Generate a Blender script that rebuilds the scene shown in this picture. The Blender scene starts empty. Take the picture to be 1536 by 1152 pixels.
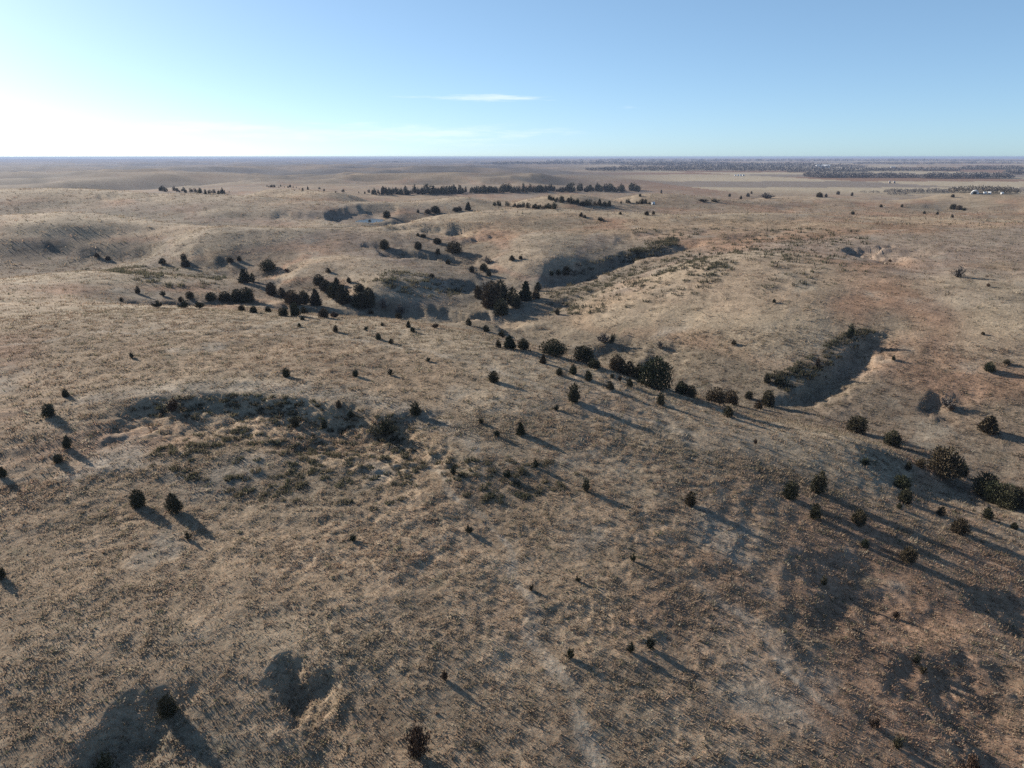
import bpy, math, random
import numpy as np
from mathutils import Vector, Euler
R = math.radians
random.seed(7)
rng = np.random.default_rng(11)

# ------------------------------------------------------------------ camera
CAM_H = 50.0
F = 1065.0                       # focal length in pixels of a 1536 px wide frame
PITCH = math.atan((576 - 235) / F)
scene = bpy.context.scene
cam_d = bpy.data.cameras.new('camera')
cam = bpy.data.objects.new('camera', cam_d)
scene.collection.objects.link(cam)
cam.location = (0, 0, CAM_H)
cam.rotation_euler = (R(90) - PITCH, 0, 0)
cam_d.sensor_width = 36.0
cam_d.lens = 36.0 * F / 1536.0
cam_d.clip_start = 0.5
cam_d.clip_end = 80000
scene.camera = cam

# ------------------------------------------------------------------ sky, sun, exposure
SUN_EL, SUN_AZ = R(18.5), R(-52)          # azimuth measured from +Y towards +X
world = bpy.data.worlds.new('World')
scene.world = world
world.use_nodes = True
wt = world.node_tree
wt.nodes.clear()
w_out = wt.nodes.new('ShaderNodeOutputWorld')
w_bg = wt.nodes.new('ShaderNodeBackground')
w_sky = wt.nodes.new('ShaderNodeTexSky')
w_sky.sky_type = 'NISHITA'
w_sky.sun_disc = False
w_sky.sun_elevation = SUN_EL
w_sky.sun_rotation = SUN_AZ
w_sky.altitude = 900
w_sky.air_density = 0.6
w_sky.dust_density = 0.72
w_sky.ozone_density = 3.0
w_bg.inputs['Strength'].default_value = 0.112
wt.links.new(w_bg.outputs[0], w_out.inputs[0])
# thin clouds low over the horizon: a noise in the direction of view, worn into streaks
SUN_STRENGTH = 5.0
def wn(t): return wt.nodes.new(t)
def wl(a, b): wt.links.new(a, b)
def wmath(op, a=None, b=None, c=None):
    n = wn('ShaderNodeMath'); n.operation = op
    for i, v in enumerate((a, b, c)):
        if v is None: continue
        if isinstance(v, (int, float)): n.inputs[i].default_value = v
        else: wl(v, n.inputs[i])
    return n.outputs[0]
tc = wn('ShaderNodeTexCoord')
sep = wn('ShaderNodeSeparateXYZ'); wl(tc.outputs['Generated'], sep.inputs[0])
az = wmath('ARCTAN2', sep.outputs[0], sep.outputs[1])
el = wmath('ARCSINE', sep.outputs[2])
def cloud(az0, el0, wa, we, sa, se, lo, hi, amount, seed):
    cx = wmath('MULTIPLY', az, sa); cy = wmath('MULTIPLY', el, se)
    cmb = wn('ShaderNodeCombineXYZ'); wl(cx, cmb.inputs[0]); wl(cy, cmb.inputs[1]); cmb.inputs[2].default_value = seed
    nz = wn('ShaderNodeTexNoise'); nz.inputs['Scale'].default_value = 1.0; nz.inputs['Detail'].default_value = 7.0
    nz.inputs['Roughness'].default_value = 0.62
    wl(cmb.outputs[0], nz.inputs['Vector'])
    da = wmath('DIVIDE', wmath('SUBTRACT', az, az0), wa); de = wmath('DIVIDE', wmath('SUBTRACT', el, el0), we)
    q = wmath('ADD', wmath('MULTIPLY', da, da), wmath('MULTIPLY', de, de))
    m = wmath('POWER', 2.718, wmath('MULTIPLY', q, -1.0))
    v = wmath('ADD', nz.outputs[0], wmath('MULTIPLY', wmath('SUBTRACT', m, 1.0), 0.55))
    mr = wn('ShaderNodeMapRange'); mr.interpolation_type = 'SMOOTHSTEP'
    wl(v, mr.inputs[0]); mr.inputs[1].default_value = lo; mr.inputs[2].default_value = hi
    mr.inputs[3].default_value = 0.0; mr.inputs[4].default_value = amount
    return mr.outputs[0]
def pix_dir(px, py):
    u, v = (px - 768) / F, (576 - py) / F
    cp, sp = math.cos(PITCH), math.sin(PITCH)
    return np.array([u, cp + v * sp, -sp + v * cp])
def pix_azel(px, py):
    d = pix_dir(px, py); d = d / np.linalg.norm(d)
    return math.atan2(d[0], d[1]), math.asin(d[2])
clouds = []
for (px, py, wpx, hpx, sa, se, lo, hi, am, sd) in (
        (722, 147, 120, 6, 15, 180, .20, .60, .44, 3.1),
        (945, 161, 26, 4, 30, 170, .36, .66, .16, 7.7),
        (600, 202, 330, 18, 13, 110, .24, .66, .30, 5.2),
        (330, 190, 170, 12, 15, 110, .24, .66, .34, 9.4)):
    a0, e0 = pix_azel(px, py)
    clouds.append(cloud(a0, e0, wpx / F, hpx / F, sa, se, lo, hi, am, sd))
tot = clouds[0]
for c in clouds[1:]: tot = wmath('MAXIMUM', tot, c)
mixc = wn('ShaderNodeMix'); mixc.data_type = 'RGBA'
wl(tot, mixc.inputs['Factor'])
sky_soft = wn('ShaderNodeGamma'); sky_soft.inputs[1].default_value = 0.64     # the camera's shoulder: bright sky compressed
sky_wb = wn('ShaderNodeMix'); sky_wb.data_type = 'RGBA'; sky_wb.blend_type = 'MULTIPLY'; sky_wb.inputs['Factor'].default_value = 1.0
wl(w_sky.outputs[0], sky_soft.inputs[0]); wl(sky_soft.outputs[0], sky_wb.inputs['A'])
sky_wb.inputs['B'].default_value = (0.84, 1.005, 1.075, 1)                       # white balance
wl(sky_wb.outputs['Result'], mixc.inputs['A'])
mixc.inputs['B'].default_value = (4.3, 4.4, 4.5, 1)
wl(mixc.outputs['Result'], w_bg.inputs['Color'])

sun_d = bpy.data.lights.new('sun', 'SUN')
sun_d.energy = SUN_STRENGTH
sun_d.angle = R(0.53)
sun_d.color = (1.0, 0.91, 0.79)
sun = bpy.data.objects.new('sun', sun_d)
scene.collection.objects.link(sun)
sun_vec = Vector((math.sin(SUN_AZ) * math.cos(SUN_EL), math.cos(SUN_AZ) * math.cos(SUN_EL), math.sin(SUN_EL)))
sun.rotation_euler = sun_vec.to_track_quat('Z', 'Y').to_euler()
sun.location = (-60, 60, 90)

scene.view_settings.view_transform = 'Standard'
scene.view_settings.look = 'None'
scene.view_settings.gamma = 1.0
scene.view_settings.exposure = 1.3
scene.view_settings.use_curve_mapping = False
scene.render.engine = 'CYCLES'
scene.cycles.max_bounces = 5
scene.cycles.diffuse_bounces = 2
scene.cycles.transparent_max_bounces = 8
scene.cycles.volume_bounces = 1
scene.cycles.use_denoising = False
HAZE_DENSITY = 6.2e-5

# ------------------------------------------------------------------ helpers
COL = scene.collection
def tag(o, label=None, cat=None, group=None, kind=None):
    if label: o['label'] = label
    if cat: o['category'] = cat
    if group: o['group'] = group
    if kind: o['kind'] = kind
    return o
def link(name, data, parent=None, loc=None):
    o = bpy.data.objects.new(name, data); COL.objects.link(o)
    if parent: o.parent = parent
    if loc is not None: o.location = loc
    return o
def np_mesh(name, verts, faces, col=None, smooth=False, mat=None, mat_idx=None):
    """verts (N,3), faces (M,3 or 4), col (N,3)"""
    me = bpy.data.meshes.new(name)
    verts = np.asarray(verts, np.float32); faces = np.asarray(faces, np.int32)
    n, m, k = len(verts), len(faces), faces.shape[1]
    me.vertices.add(n); me.vertices.foreach_set('co', verts.ravel())
    me.loops.add(m * k); me.loops.foreach_set('vertex_index', faces.ravel())
    me.polygons.add(m); me.polygons.foreach_set('loop_start', np.arange(0, m * k, k, dtype=np.int32))
    if smooth: me.polygons.foreach_set('use_smooth', np.ones(m, bool))
    if mat is not None:
        for mm in (mat if isinstance(mat, (list, tuple)) else [mat]): me.materials.append(mm)
    if mat_idx is not None: me.polygons.foreach_set('material_index', np.asarray(mat_idx, np.int32))
    me.update(calc_edges=True)
    if col is not None:
        at = me.color_attributes.new('tone', 'FLOAT_COLOR', 'POINT')
        c4 = np.ones((n, 4), np.float32); c4[:, :3] = col
        at.data.foreach_set('color', c4.ravel())
    return me

def _hash(ix, iy, seed):
    h = (ix.astype(np.int64) * 374761393 + iy.astype(np.int64) * 668265263 + seed * 1274126177) & 0xFFFFFFFF
    h = ((h ^ (h >> 13)) * 1103515245) & 0xFFFFFFFF
    h = ((h ^ (h >> 16)) * 2246822519) & 0xFFFFFFFF
    return (h ^ (h >> 15)) & 0xFFFFFFFF
_GA = np.linspace(0, 2 * np.pi, 256, endpoint=False); _GX, _GY = np.cos(_GA), np.sin(_GA)
def gnoise(x, y, seed=0):
    """gradient noise, about -1..1"""
    x0 = np.floor(x); y0 = np.floor(y); fx = x - x0; fy = y - y0
    u = fx * fx * fx * (fx * (fx * 6 - 15) + 10); v = fy * fy * fy * (fy * (fy * 6 - 15) + 10)
    ix = x0.astype(np.int64); iy = y0.astype(np.int64)
    def g(dx, dy):
        h = (_hash(ix + dx, iy + dy, seed) & 255)
        return _GX[h] * (fx - dx) + _GY[h] * (fy - dy)
    a = g(0, 0); b = g(1, 0); c = g(0, 1); d = g(1, 1)
    return 1.5 * ((a + u * (b - a)) * (1 - v) + (c + u * (d - c)) * v)
def fbm(x, y, oct=4, seed=0, gain=.5):
    s = np.zeros_like(x); a = 1.0; t = 0
    for i in range(oct):
        s += a * gnoise(x, y, seed + 17 * i); t += a; a *= gain
        x, y = x * 1.93 + y * .57 + 13.7, y * 1.93 - x * .57 + 5.1
    return s / t
def sstep(a, b, x):
    t = np.clip((x - a) / (b - a), 0, 1); return t * t * (3 - 2 * t)

RELIEF = 1.5
def lift(px, py, z):
    c = float(np.interp(px, (0, 450, 740, 850, 1000, 1536), (440, 462, 492, 516, 556, 735)))     # brow of the near hill
    t = min(max((c - 6 - py) / 45, 0), 1); t = t * t * (3 - 2 * t)
    return z * (1 + (RELIEF - 1) * t)
def P(px, py, z):
    """the ground point of height z that stands at a pixel of the photograph"""
    z = lift(px, py, z); d = pix_dir(px, py); t = (z - CAM_H) / d[2]
    return np.array([d[0] * t, d[1] * t])

# ------------------------------------------------------------------ terrain: the large form
CP = [  # pixel x, pixel y, ground height
 (0,1150,2.4),(250,1150,1.5),(500,1150,1.7),(768,1150,1.8),(1100,1150,1.0),(1350,1150,-.5),(1536,1150,-1.6),
 (0,1000,4.0),(350,980,3.7),(560,1000,3.4),(768,980,3.3),(1100,980,2.2),(1300,1000,.5),(1536,1000,-1.8),
 (0,850,5.4),(300,850,5),(600,850,4.7),(900,850,4.0),(1150,850,2.3),(1350,850,-.3),(1536,870,-3.0),
 (0,740,7.2),(250,740,6.4),(500,740,6),(768,740,6),(1000,740,5),(1200,740,1.8),(1380,740,-2.4),(1536,785,-5.5),
 (0,660,9.0),(200,645,8.8),(400,645,8.5),(560,662,7.9),(700,690,7.4),(900,660,7),(1100,660,4),(1250,680,.8),
 (190,600,10.2),(300,592,10.5),(400,589,10.4),(520,603,9.8),(620,630,8.8),
 (0,560,11.0),(200,540,11.4),(400,530,11.2),(600,560,10.2),(768,590,9.3),(900,600,7.4),(1050,620,4.2),(1200,648,.3),(1290,664,-1.8),
 (0,447,10.4),(230,459,9.8),(450,471,8.4),(600,481,7.2),(740,503,5),(850,532,3),(930,556,1.8),(1000,580,.4),(1090,612,-1.2),(1400,725,-4.6),(1470,757,-5.6),
 # creek behind the spur
 (650,470,-3),(720,480,-3.3),(830,520,-6.6),(890,538,-7.2),(985,567,-7.6),(1080,593,-8),(1150,607,-8),(1290,640,-8.8),(1345,660,-9.2),(1430,705,-9.3),(1510,742,-10.2),
 # opposite hillside
 (900,490,-1.5),(1000,500,-.8),(1150,530,-1),(1000,440,3.6),(1100,450,4.4),(1050,392,8),(1200,440,6),(1350,545,-.5),(1450,600,-3),(1536,650,-5),
 (1536,500,4.2),(1450,440,7.4),(1300,390,9.2),(1536,400,9.6),(1100,337,10.2),(1300,326,9.8),(1536,330,9.4),(1180,480,3),(1330,480,3.6),
 # left valley and its gullies
 (85,370,3),(210,384,1),(360,414,-.5),(430,437,-1.2),(500,449,-1.8),(560,463,-2.4),
 (230,452,3.5),(330,447,1.4),(420,452,.2),(0,420,6.2),(100,408,5.4),(250,414,3.4),
 (0,335,8.8),(100,342,8.2),(300,352,8),(500,348,7.2),(450,400,3.4),(550,405,3.4),(560,425,2.6),(640,432,1),
 (570,376,4.0),(640,384,2.8),(690,389,1.8),(740,422,-.4),(755,445,-1.8),(740,466,-2.8),
 (1015,366,6.6),(960,379,4.4),(900,393,2.6),(850,411,1),(800,433,-.8),
 (800,362,6.6),(750,342,7.8),(850,335,8.4),(830,388,4.8),(940,350,7.8),
 # hollows between the further crests
 (560,332,2.0),(520,334,5.4),(610,331,4.2),(880,309,2),(740,308,4),(960,307,3),(1100,303,3),(1300,305,1),(1430,309,-.5),(1536,313,1),
 (100,304,8.4),(220,310,8),(430,322,6.2),(310,320,7),(30,304,9),
 (1200,296,1.5),(1130,297,2),(1350,286,-15),(1480,285,-16),(1200,282,-11),(1100,274,-13),
]
# crest lines: (pixel x, pixel y, height), then how far the ground falls away behind them, as (range factor, drop)
CRESTS = [
 ([(1030,323,10.2),(1100,320,10.2),(1200,321,10),(1300,323,9.8),(1400,325,9.6),(1536,328,9.4)], [(1.12,6.5),(1.28,8.2)]),
 ([(590,337,6.4),(640,327,8),(700,319,9.4),(760,314,10.4),(820,313,10.6)], [(1.1,5),(1.2,7.5)]),
 ([(880,318,10.6),(950,322,10.6)], [(1.14,5.0),(1.26,7.5)]),
 ([(560,301,7.4),(620,299,8.4),(700,295,9),(800,296,9.2),(880,295,9),(960,292,8.6),(1040,293,7)], [(1.1,6.5),(1.2,10)]),
 ([(0,284,12.8),(60,284,12.6),(120,284,12.4),(190,286,12),(250,288,11.6),(310,291,11),(360,294,10.4)], [(1.1,7),(1.2,9.5)]),
 ([(0,322,9.8),(60,319,10.0),(130,318,9.8),(200,325,9.3),(280,334,9.2),(360,338,8.8),(450,340,8.4),(540,342,7.6)], [(1.12,4.8)]),
 ([(395,286,8.8),(430,284,9),(480,288,8),(530,292,7.4)], [(1.1,6),(1.2,8)]),
 ([(1340,298,2.5),(1400,292,3.8),(1440,290,4.2),(1490,290,4.2),(1536,292,3.8)], [(1.08,8),(1.17,15)]),
]
for line, back in CRESTS:
    for px, py, z in line:
        CP.append((px, py, z))
pts = []
for px, py, z in CP:
    x, y = P(px, py, z); pts.append((math.atan2(x, y), .5 * math.log(x * x + y * y), lift(px, py, z)))
for line, back in CRESTS:
    for px, py, z in line:
        x, y = P(px, py, z)
        for fct, drop in back: pts.append((math.atan2(x, y), .5 * math.log(x * x + y * y) + math.log(fct), lift(px, py, z) - drop * 1.5))
for a in (-70, -100, -140, 180, -180, 140, 100, 70):          # the land around and behind the camera
    ar = R(a)
    for r, z in ((6, -1), (30, .2), (110, 2 if a < 0 else -9), (400, 8), (1500, 4)):
        if abs(a) == 70 and r < 100: z += 2
        pts.append((ar, math.log(r), z))
for a in (-40, -20, 0, 20, 40): pts.append((R(a), math.log(6), -1)); pts.append((R(a), math.log(28), .2 - (3 if a > 10 else 0)))
def far_height(x, y):
    r = np.hypot(x, y); a = np.arctan2(x, y)
    plain = sstep(.02, .26, a + .075 * np.log(np.maximum(r, 300) / 1500)) * (1 - sstep(1.2, 1.6, a))
    plain *= sstep(900, 1500, r)
    hills = fbm(x / 850, y / 850, 4, 91) * 36 + (.30 - np.abs(fbm(x / 520, y / 520, 3, 92))) * 46 + fbm(x / 120, y / 120, 2, 93) * 2.0
    big = fbm(x / 5200, y / 5200, 3, 94) * 20 * sstep(3500, 9000, r)
    zl = -18 + hills * (1 - .25 * sstep(4000, 9000, r)) + big - 10 * sstep(2500, 7000, r)
    zp = -17 + fbm(x / 2200, y / 2200, 3, 95) * 2.5 + sstep(7000, 14000, r) * (8 + fbm(x / 4000, y / 4000, 3, 96) * 16)
    return zl * (1 - plain) + zp * plain
for a in range(-50, 51, 10):
    for r in (1900, 3200):
        x, y = r * math.sin(R(a)), r * math.cos(R(a))
        pts.append((R(a), math.log(r), float(far_height(np.array([x]), np.array([y]))[0])))
pts = np.array(pts)
def tps_fit(p, lam=2e-4):
    n = len(p); A = p[:, :2]
    d2 = ((A[:, None] - A[None]) ** 2).sum(-1)
    K = .5 * d2 * np.log(np.maximum(d2, 1e-12)) + lam * np.eye(n)
    Q = np.hstack([np.ones((n, 1)), A])
    M = np.block([[K, Q], [Q.T, np.zeros((3, 3))]])
    return np.linalg.solve(M, np.concatenate([p[:, 2], np.zeros(3)]))
TW = tps_fit(pts)
GA = np.linspace(-math.pi, math.pi, 721); GL = np.linspace(math.log(.8), math.log(4000), 420)
mac = np.empty((len(GA), len(GL)))
for i in range(0, len(GA), 60):
    a = GA[i:i + 60]
    q = np.stack(np.meshgrid(a, GL, indexing='ij'), -1).reshape(-1, 2)
    d2 = (q[:, None, 0] - pts[None, :, 0]) ** 2 + (q[:, None, 1] - pts[None, :, 1]) ** 2
    v = (.5 * d2 * np.log(np.maximum(d2, 1e-12))) @ TW[:len(pts)] + TW[-3] + q @ TW[-2:]
    mac[i:i + 60] = v.reshape(len(a), len(GL))
def macro(x, y):
    a = (np.arctan2(x, y) + math.pi) / (2 * math.pi) * (len(GA) - 1)
    l = (np.log(np.clip(np.hypot(x, y), .8, 3990)) - GL[0]) / (GL[1] - GL[0])
    i = np.clip(a.astype(int), 0, len(GA) - 2); j = np.clip(l.astype(int), 0, len(GL) - 2)
    u = a - i; v = l - j
    z = (mac[i, j] * (1 - u) + mac[i + 1, j] * u) * (1 - v) + (mac[i, j + 1] * (1 - u) + mac[i + 1, j + 1] * u) * v
    r = np.hypot(x, y); t = sstep(1150, 1900, r)
    return z * (1 - t) + far_height(x, y) * t

# ------------------------------------------------------------------ terrain: gullies, banks, hollows
# (points as pixel, pixel, height), half width of the floor, width of the bank, depth
GULLIES = [
 ([(1322,488,4.2),(1290,506,3.0),(1262,522,1.8),(1232,541,.6),(1205,562,-.8),(1172,580,-2.4),(1140,596,-5)], 1.0, 2.1, [.6,2.4,3.2,2.9,1.7,.7,.1]),
 ([(1022,360,8),(985,372,6),(950,380,4.4),(915,391,3.0),(880,402,1.9),(845,411,1),(800,434,-.8)], 1.5, 3.0, [2.0,3.8,3.4,3.2,3.2,2.4,.8]),
 ([(1016,386,8),(985,392,7.4),(960,397,6.5)], 1.5, 3.0, [.6,1.8,.5]),
 ([(566,370,4.4),(590,376,4.0),(625,380,3.2),(665,386,2.3),(700,396,1.4),(725,410,.4),(745,430,-.8)], 2.6, 4.2, [1.5,3.4,3.8,3.4,2.6,1.6,1.0]),
 ([(84,368,3.4),(125,374,2.4),(165,380,1.8),(215,384,1.0),(265,394,.6),(300,400,.2),(370,414,-.6),(430,436,-1.2)], 2.4, 5, [.6,1.4,1.0,1.4,1.3,1.5,1.2,1.0]),
 ([(395,402,2),(430,405,2.6),(445,402,3.2)], 4, 4, [2.2,2.2,.6]),
 ([(228,455,4),(270,457,3),(330,452,1.4),(400,460,.6),(470,462,-.4),(530,468,-1.6)], 4, 5, [1.6,2.2,2.0,1.6,1.6,1.2]),
 ([(560,462,-2.4),(600,464,-2.7),(640,468,-2.9),(690,470,-3),(730,472,-3),(770,490,-3.6)], 3.5, 4.5, [1.6,3.0,2.2,3.0,2.8,1.8]),
 ([(655,418,2),(700,422,1),(725,428,0)], 2.5, 4, [1.6,2.2,1.4]),
 ([(860,436,1),(835,446,0),(815,452,-.8)], 2, 4, [1.2,1.8,.8]),
 ([(1345,381,9.2),(1320,382,9),(1296,378,9),(1306,390,8.4),(1330,400,8)], 2.8, 4, [1.4,1.4,2.8,2.6,.5]),
 # hollows of the near slope
 ([(430,1020,3.2),(460,1050,2.8),(480,1085,2.4)], 1.1, 1.5, [.5,1.25,.4]),
 ([(210,1075,2.5),(190,1105,2.1),(165,1140,1.7)], 1.6, 1.8, [.5,1.1,1.2]),
 ([(1235,862,1),(1275,905,0),(1235,960,-.3)], 2.0, 3.5, [.6,1.1,.4]),
 ([(1410,1065,-3.4),(1450,1100,-4.4),(1490,1150,-5.9)], 2.6, 3, [.6,1.1,1.1]),
 ([(1340,690,-2),(1370,700,-2.8),(1330,720,-2)], 2.2, 4, [.8,1.4,.8]),
 ([(1500,930,-4.2),(1536,960,-5)], 2.4, 3, [1.0,1.3]),
 ([(600,640,8),(560,650,7.6),(520,640,8)], 2.0, 3.0, [.9,1.0,.6]),
 # small slips on the far hills
 ([(175,299,8.8),(197,300,8.6)], 4, 9, [2.6,2.6]), ([(212,303,8.4),(228,303,8.4)], 3, 7, [2.6,2.6]),
 ([(424,321,6),(450,321,6)], 3, 8, [1.8,1.8]), ([(25,313,9.6),(40,314,9.4)], 4, 8, [2,2]),
 ([(596,345,6.6),(612,345,6.4)], 3, 6, [2,2]), ([(648,347,6.6),(662,345,6.6)], 3, 6, [2.6,2.6]), ([(680,352,5.6),(695,347,6.4)], 3, 6, [2.6,2.6]),
 ([(708,362,4.6),(722,358,5.4)], 2.5, 5, [2.2,2]),
 ([(1412,600,-3.2),(1432,606,-3.8)], 1.8, 2.6, [1.4,.8]), ([(896,508,-1.4),(925,503,-1)], 2.2, 3.2, [1.2,1.0]), ([(982,522,-2),(994,516,-1.6)], 1.6, 2.8, [1.1,.8]),
 ([(1100,350,10),(1130,347,10)], 2.5, 6, [1.0,1.0]), ([(1400,309,.4),(1430,313,.2)], 4, 8, [2.6,2.2]), ([(1270,318,4),(1330,316,4)], 4, 9, [1.5,1.5]),
 ([(505,318,6),(545,322,4)], 4, 7, [1.1,.8]), ([(690,322,8),(760,323,9)], 2, 6, [.8,.8]), ([(940,348,9),(985,342,9.6)], 2, 5, [.9,.9]),
 ([(236,392,2.6),(300,396,1.8)], 2.5, 5, [1,1]),
]
def seg_dist(x, y, pl, dv):
    best = np.full(x.shape, 1e9); dep = np.zeros(x.shape); lee = np.zeros(x.shape)
    sx, sy = -math.sin(SUN_AZ), -math.cos(SUN_AZ)
    for k in range(len(pl) - 1):
        a, b = pl[k], pl[k + 1]; ab = b - a; L2 = (ab ** 2).sum()
        t = np.clip(((x - a[0]) * ab[0] + (y - a[1]) * ab[1]) / L2, 0, 1)
        d = np.hypot(x - a[0] - t * ab[0], y - a[1] - t * ab[1])
        m = d < best
        best = np.where(m, d, best); dep = np.where(m, dv[k] * (1 - t) + dv[k + 1] * t, dep)
        lee = np.where(m, ((x - a[0] - t * ab[0]) * sx + (y - a[1] - t * ab[1]) * sy) / (d + .5), lee)
    return best, dep, lee
GP = [(np.array([P(*q) for q in pl]), hw, bw, np.array(dv)) for pl, hw, bw, dv in GULLIES]
# the scarp across the near hill: a broken bank that drops towards the camera
SCARP = np.array([P(*q) for q in [(150,606,10),(195,600,10.2),(250,596,10.4),(320,592,10.5),(400,592,10.4),(470,600,10),(530,610,9.6),(575,624,9.0),(630,644,8.4),(685,668,7.8),(740,700,7.2)]])
POND_Z = 2.0
PC = P(556, 331, POND_Z / RELIEF)
def clump(x, y):
    u = .9 * gnoise(x / 5.3, y / 5.3, 303); v = .9 * gnoise(x / 5.3, y / 5.3, 305)
    return fbm(x / 1.15 + u, y / 1.15 + v, 3, 301, .6) + .30 * gnoise(x / 7, y / 7, 307)
def height(x, y):
    z = macro(x, y)
    r = np.hypot(x, y)
    # gullies with ragged banks
    for pl, hw, bw, dv in GP:
        pad = (hw + bw * 4.2) * 1.6 + 6
        lo = pl.min(0) - pad; hi = pl.max(0) + pad
        m = (x > lo[0]) & (x < hi[0]) & (y > lo[1]) & (y < hi[1])
        if not m.any(): continue
        xs, ys = x[m], y[m]; s = hw + bw
        wx = xs + fbm(xs / (s * 1.6), ys / (s * 1.6), 4, 31, .6) * s * .85; wy = ys + fbm(xs / (s * 1.6), ys / (s * 1.6), 4, 37, .6) * s * .85
        wx = wx + fbm(xs / 34, ys / 34, 2, 33) * s * .9; wy = wy + fbm(xs / 34, ys / 34, 2, 35) * s * .9
        d, dep, lee = seg_dist(wx, wy, pl, dv)
        wide = 1 + 3.2 * sstep(-.1, .8, lee)              # the bank that looks at the sun is worn to a gentle slope
        cut = (1 - sstep(hw * .55, hw + bw * wide, d))
        z[m] -= dep * cut * (1 + .5 * fbm(xs / (s * .8), ys / (s * .8), 4, 39, .6))
    # scarp
    lo = SCARP.min(0) - 22; hi = SCARP.max(0) + 22
    m = (x > lo[0]) & (x < hi[0]) & (y > lo[1]) & (y < hi[1])
    xs, ys = x[m], y[m]
    wx = xs + fbm(xs / 7, ys / 7, 3, 41) * 2.6; wy = ys + fbm(xs / 7, ys / 7, 3, 43) * 2.6
    n = len(SCARP); best = np.full(xs.shape, 1e9); side = np.zeros(xs.shape); tt = np.zeros(xs.shape)
    for k in range(n - 1):
        a, b = SCARP[k], SCARP[k + 1]; ab = b - a; L = math.hypot(*ab)
        t = np.clip(((wx - a[0]) * ab[0] + (wy - a[1]) * ab[1]) / L ** 2, 0, 1)
        d = np.hypot(wx - a[0] - t * ab[0], wy - a[1] - t * ab[1])
        c = (ab[0] * (wy - a[1]) - ab[1] * (wx - a[0])) / L
        q = d < best; best = np.where(q, d, best); side = np.where(q, -np.sign(c) * d, side); tt = np.where(q, (k + t) / (n - 1), tt)
    hgt = 2.1 * sstep(0, .2, tt) * (1 - .55 * sstep(.6, .85, tt) - .45 * sstep(.9, 1, tt)) * (.75 + .5 * fbm(xs / 9, ys / 9, 2, 45))
    drop = sstep(-.3, 4.4, side) * (1 - sstep(4.4, 20, side))
    z[m] -= hgt * drop
    hum = sstep(-1, 3, side) * (1 - sstep(9, 21, side)) * sstep(0, .12, tt) * (1 - sstep(.9, 1, tt))
    z[m] += hum * (np.abs(fbm(xs / 4.2, ys / 4.2, 3, 47)) * .9 - .2 + .22 * fbm(xs / 1.6, ys / 1.6, 2, 48))
    # pond basin
    d = np.hypot((x - PC[0]) / 10, (y - PC[1]) / 18) + .22 * gnoise(x / 9, y / 9, 71)
    rim = (d > .95) & (d < 2.4)
    z = np.where(rim, np.maximum(z, POND_Z + .22 * (1 - sstep(1.6, 2.4, d)) - 3 * sstep(1.9, 2.4, d)), z)
    bank = np.where(y < PC[1] + 4, 1.3, 2.6) * np.maximum(d - 1.25, 0)
    z = np.where(d < 4, np.minimum(z, POND_Z - 1.0 + 1.3 * sstep(.6, 1.25, d) + bank + 30 * sstep(3, 4, d)), z)
    calm = sstep(1.4, 3.2, d)
    # swells, erosion steps along the contours, hummocks and tussocks
    n1 = fbm(x / 46, y / 46, 4, 51); n2 = fbm(x / 13, y / 13, 3, 53)
    near = 1 - sstep(900, 1600, r)
    n0 = fbm(x / 150, y / 150, 3, 50)
    z = z + near * calm * (n0 * 2.6 * sstep(260, 520, r) - 1.2 * sstep(270, 480, r) * (1 - sstep(0, .17, np.abs(fbm(x / 210, y / 210, 3, 48)))) + n1 * .8 + n2 * (.20 + .3 * sstep(150, 350, r)) * (1 - sstep(300, 900, r)))
    rough = sstep(-.25, .35, fbm(x / 38, y / 38, 2, 55))
    step = np.sin((z + .5 * n2 + .9 * fbm(x / 24, y / 24, 2, 57)) * 2 * np.pi / .85)
    z = z + step * (.025 + .04 * rough) * (1 - sstep(170, 330, r)) * sstep(20, 40, r)
    f3 = 1 - sstep(260, 620, r)
    if (f3 > 0).any():
        q = f3 > 0
        xs, ys = x[q], y[q]
        h3 = np.abs(fbm(xs / 3.4, ys / 3.4, 3, 59)) * .20 * (.4 + .8 * rough[q]) + sstep(-.1, .4, clump(xs, ys)) * .075 * (.3 + .9 * rough[q]) * (1 - sstep(120, 260, r[q]))
        z[q] += h3 * f3[q]
    return z

# the sheet: rings round the camera's foot, close together where they are near and in view
def ring_radii():
    rs = [0.0, 4, 8, 13, 18, 23, 27, 31, 34]; r = 36.0
    while r < 34000:
        rs.append(r)
        px = (r * r + CAM_H ** 2) / (CAM_H * F * .6667)
        r += max(.15, min(px * 1.05, r * .045)) if r < 1500 else min(px * 1.0, r * .028)
    return np.array(rs)
RR = ring_radii()
AZD = np.linspace(R(-48), R(48), 750)
AZ = np.concatenate([np.linspace(-math.pi, R(-48), 46)[:-1], AZD, np.linspace(R(48), math.pi, 46)[1:-1]])
nA, nR = len(AZ), len(RR)
X = RR[:, None] * np.sin(AZ)[None]; Y = RR[:, None] * np.cos(AZ)[None]
Z = np.empty_like(X)
for i in range(0, nR, 100):
    Z[i:i + 100] = height(X[i:i + 100].ravel(), Y[i:i + 100].ravel()).reshape(-1, nA)
Z[0] = Z[1].mean()
print('terrain', nR, nA, nR * nA)
AZX = np.append(AZ, math.pi); ZX = np.concatenate([Z, Z[:, :1]], 1)
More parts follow.
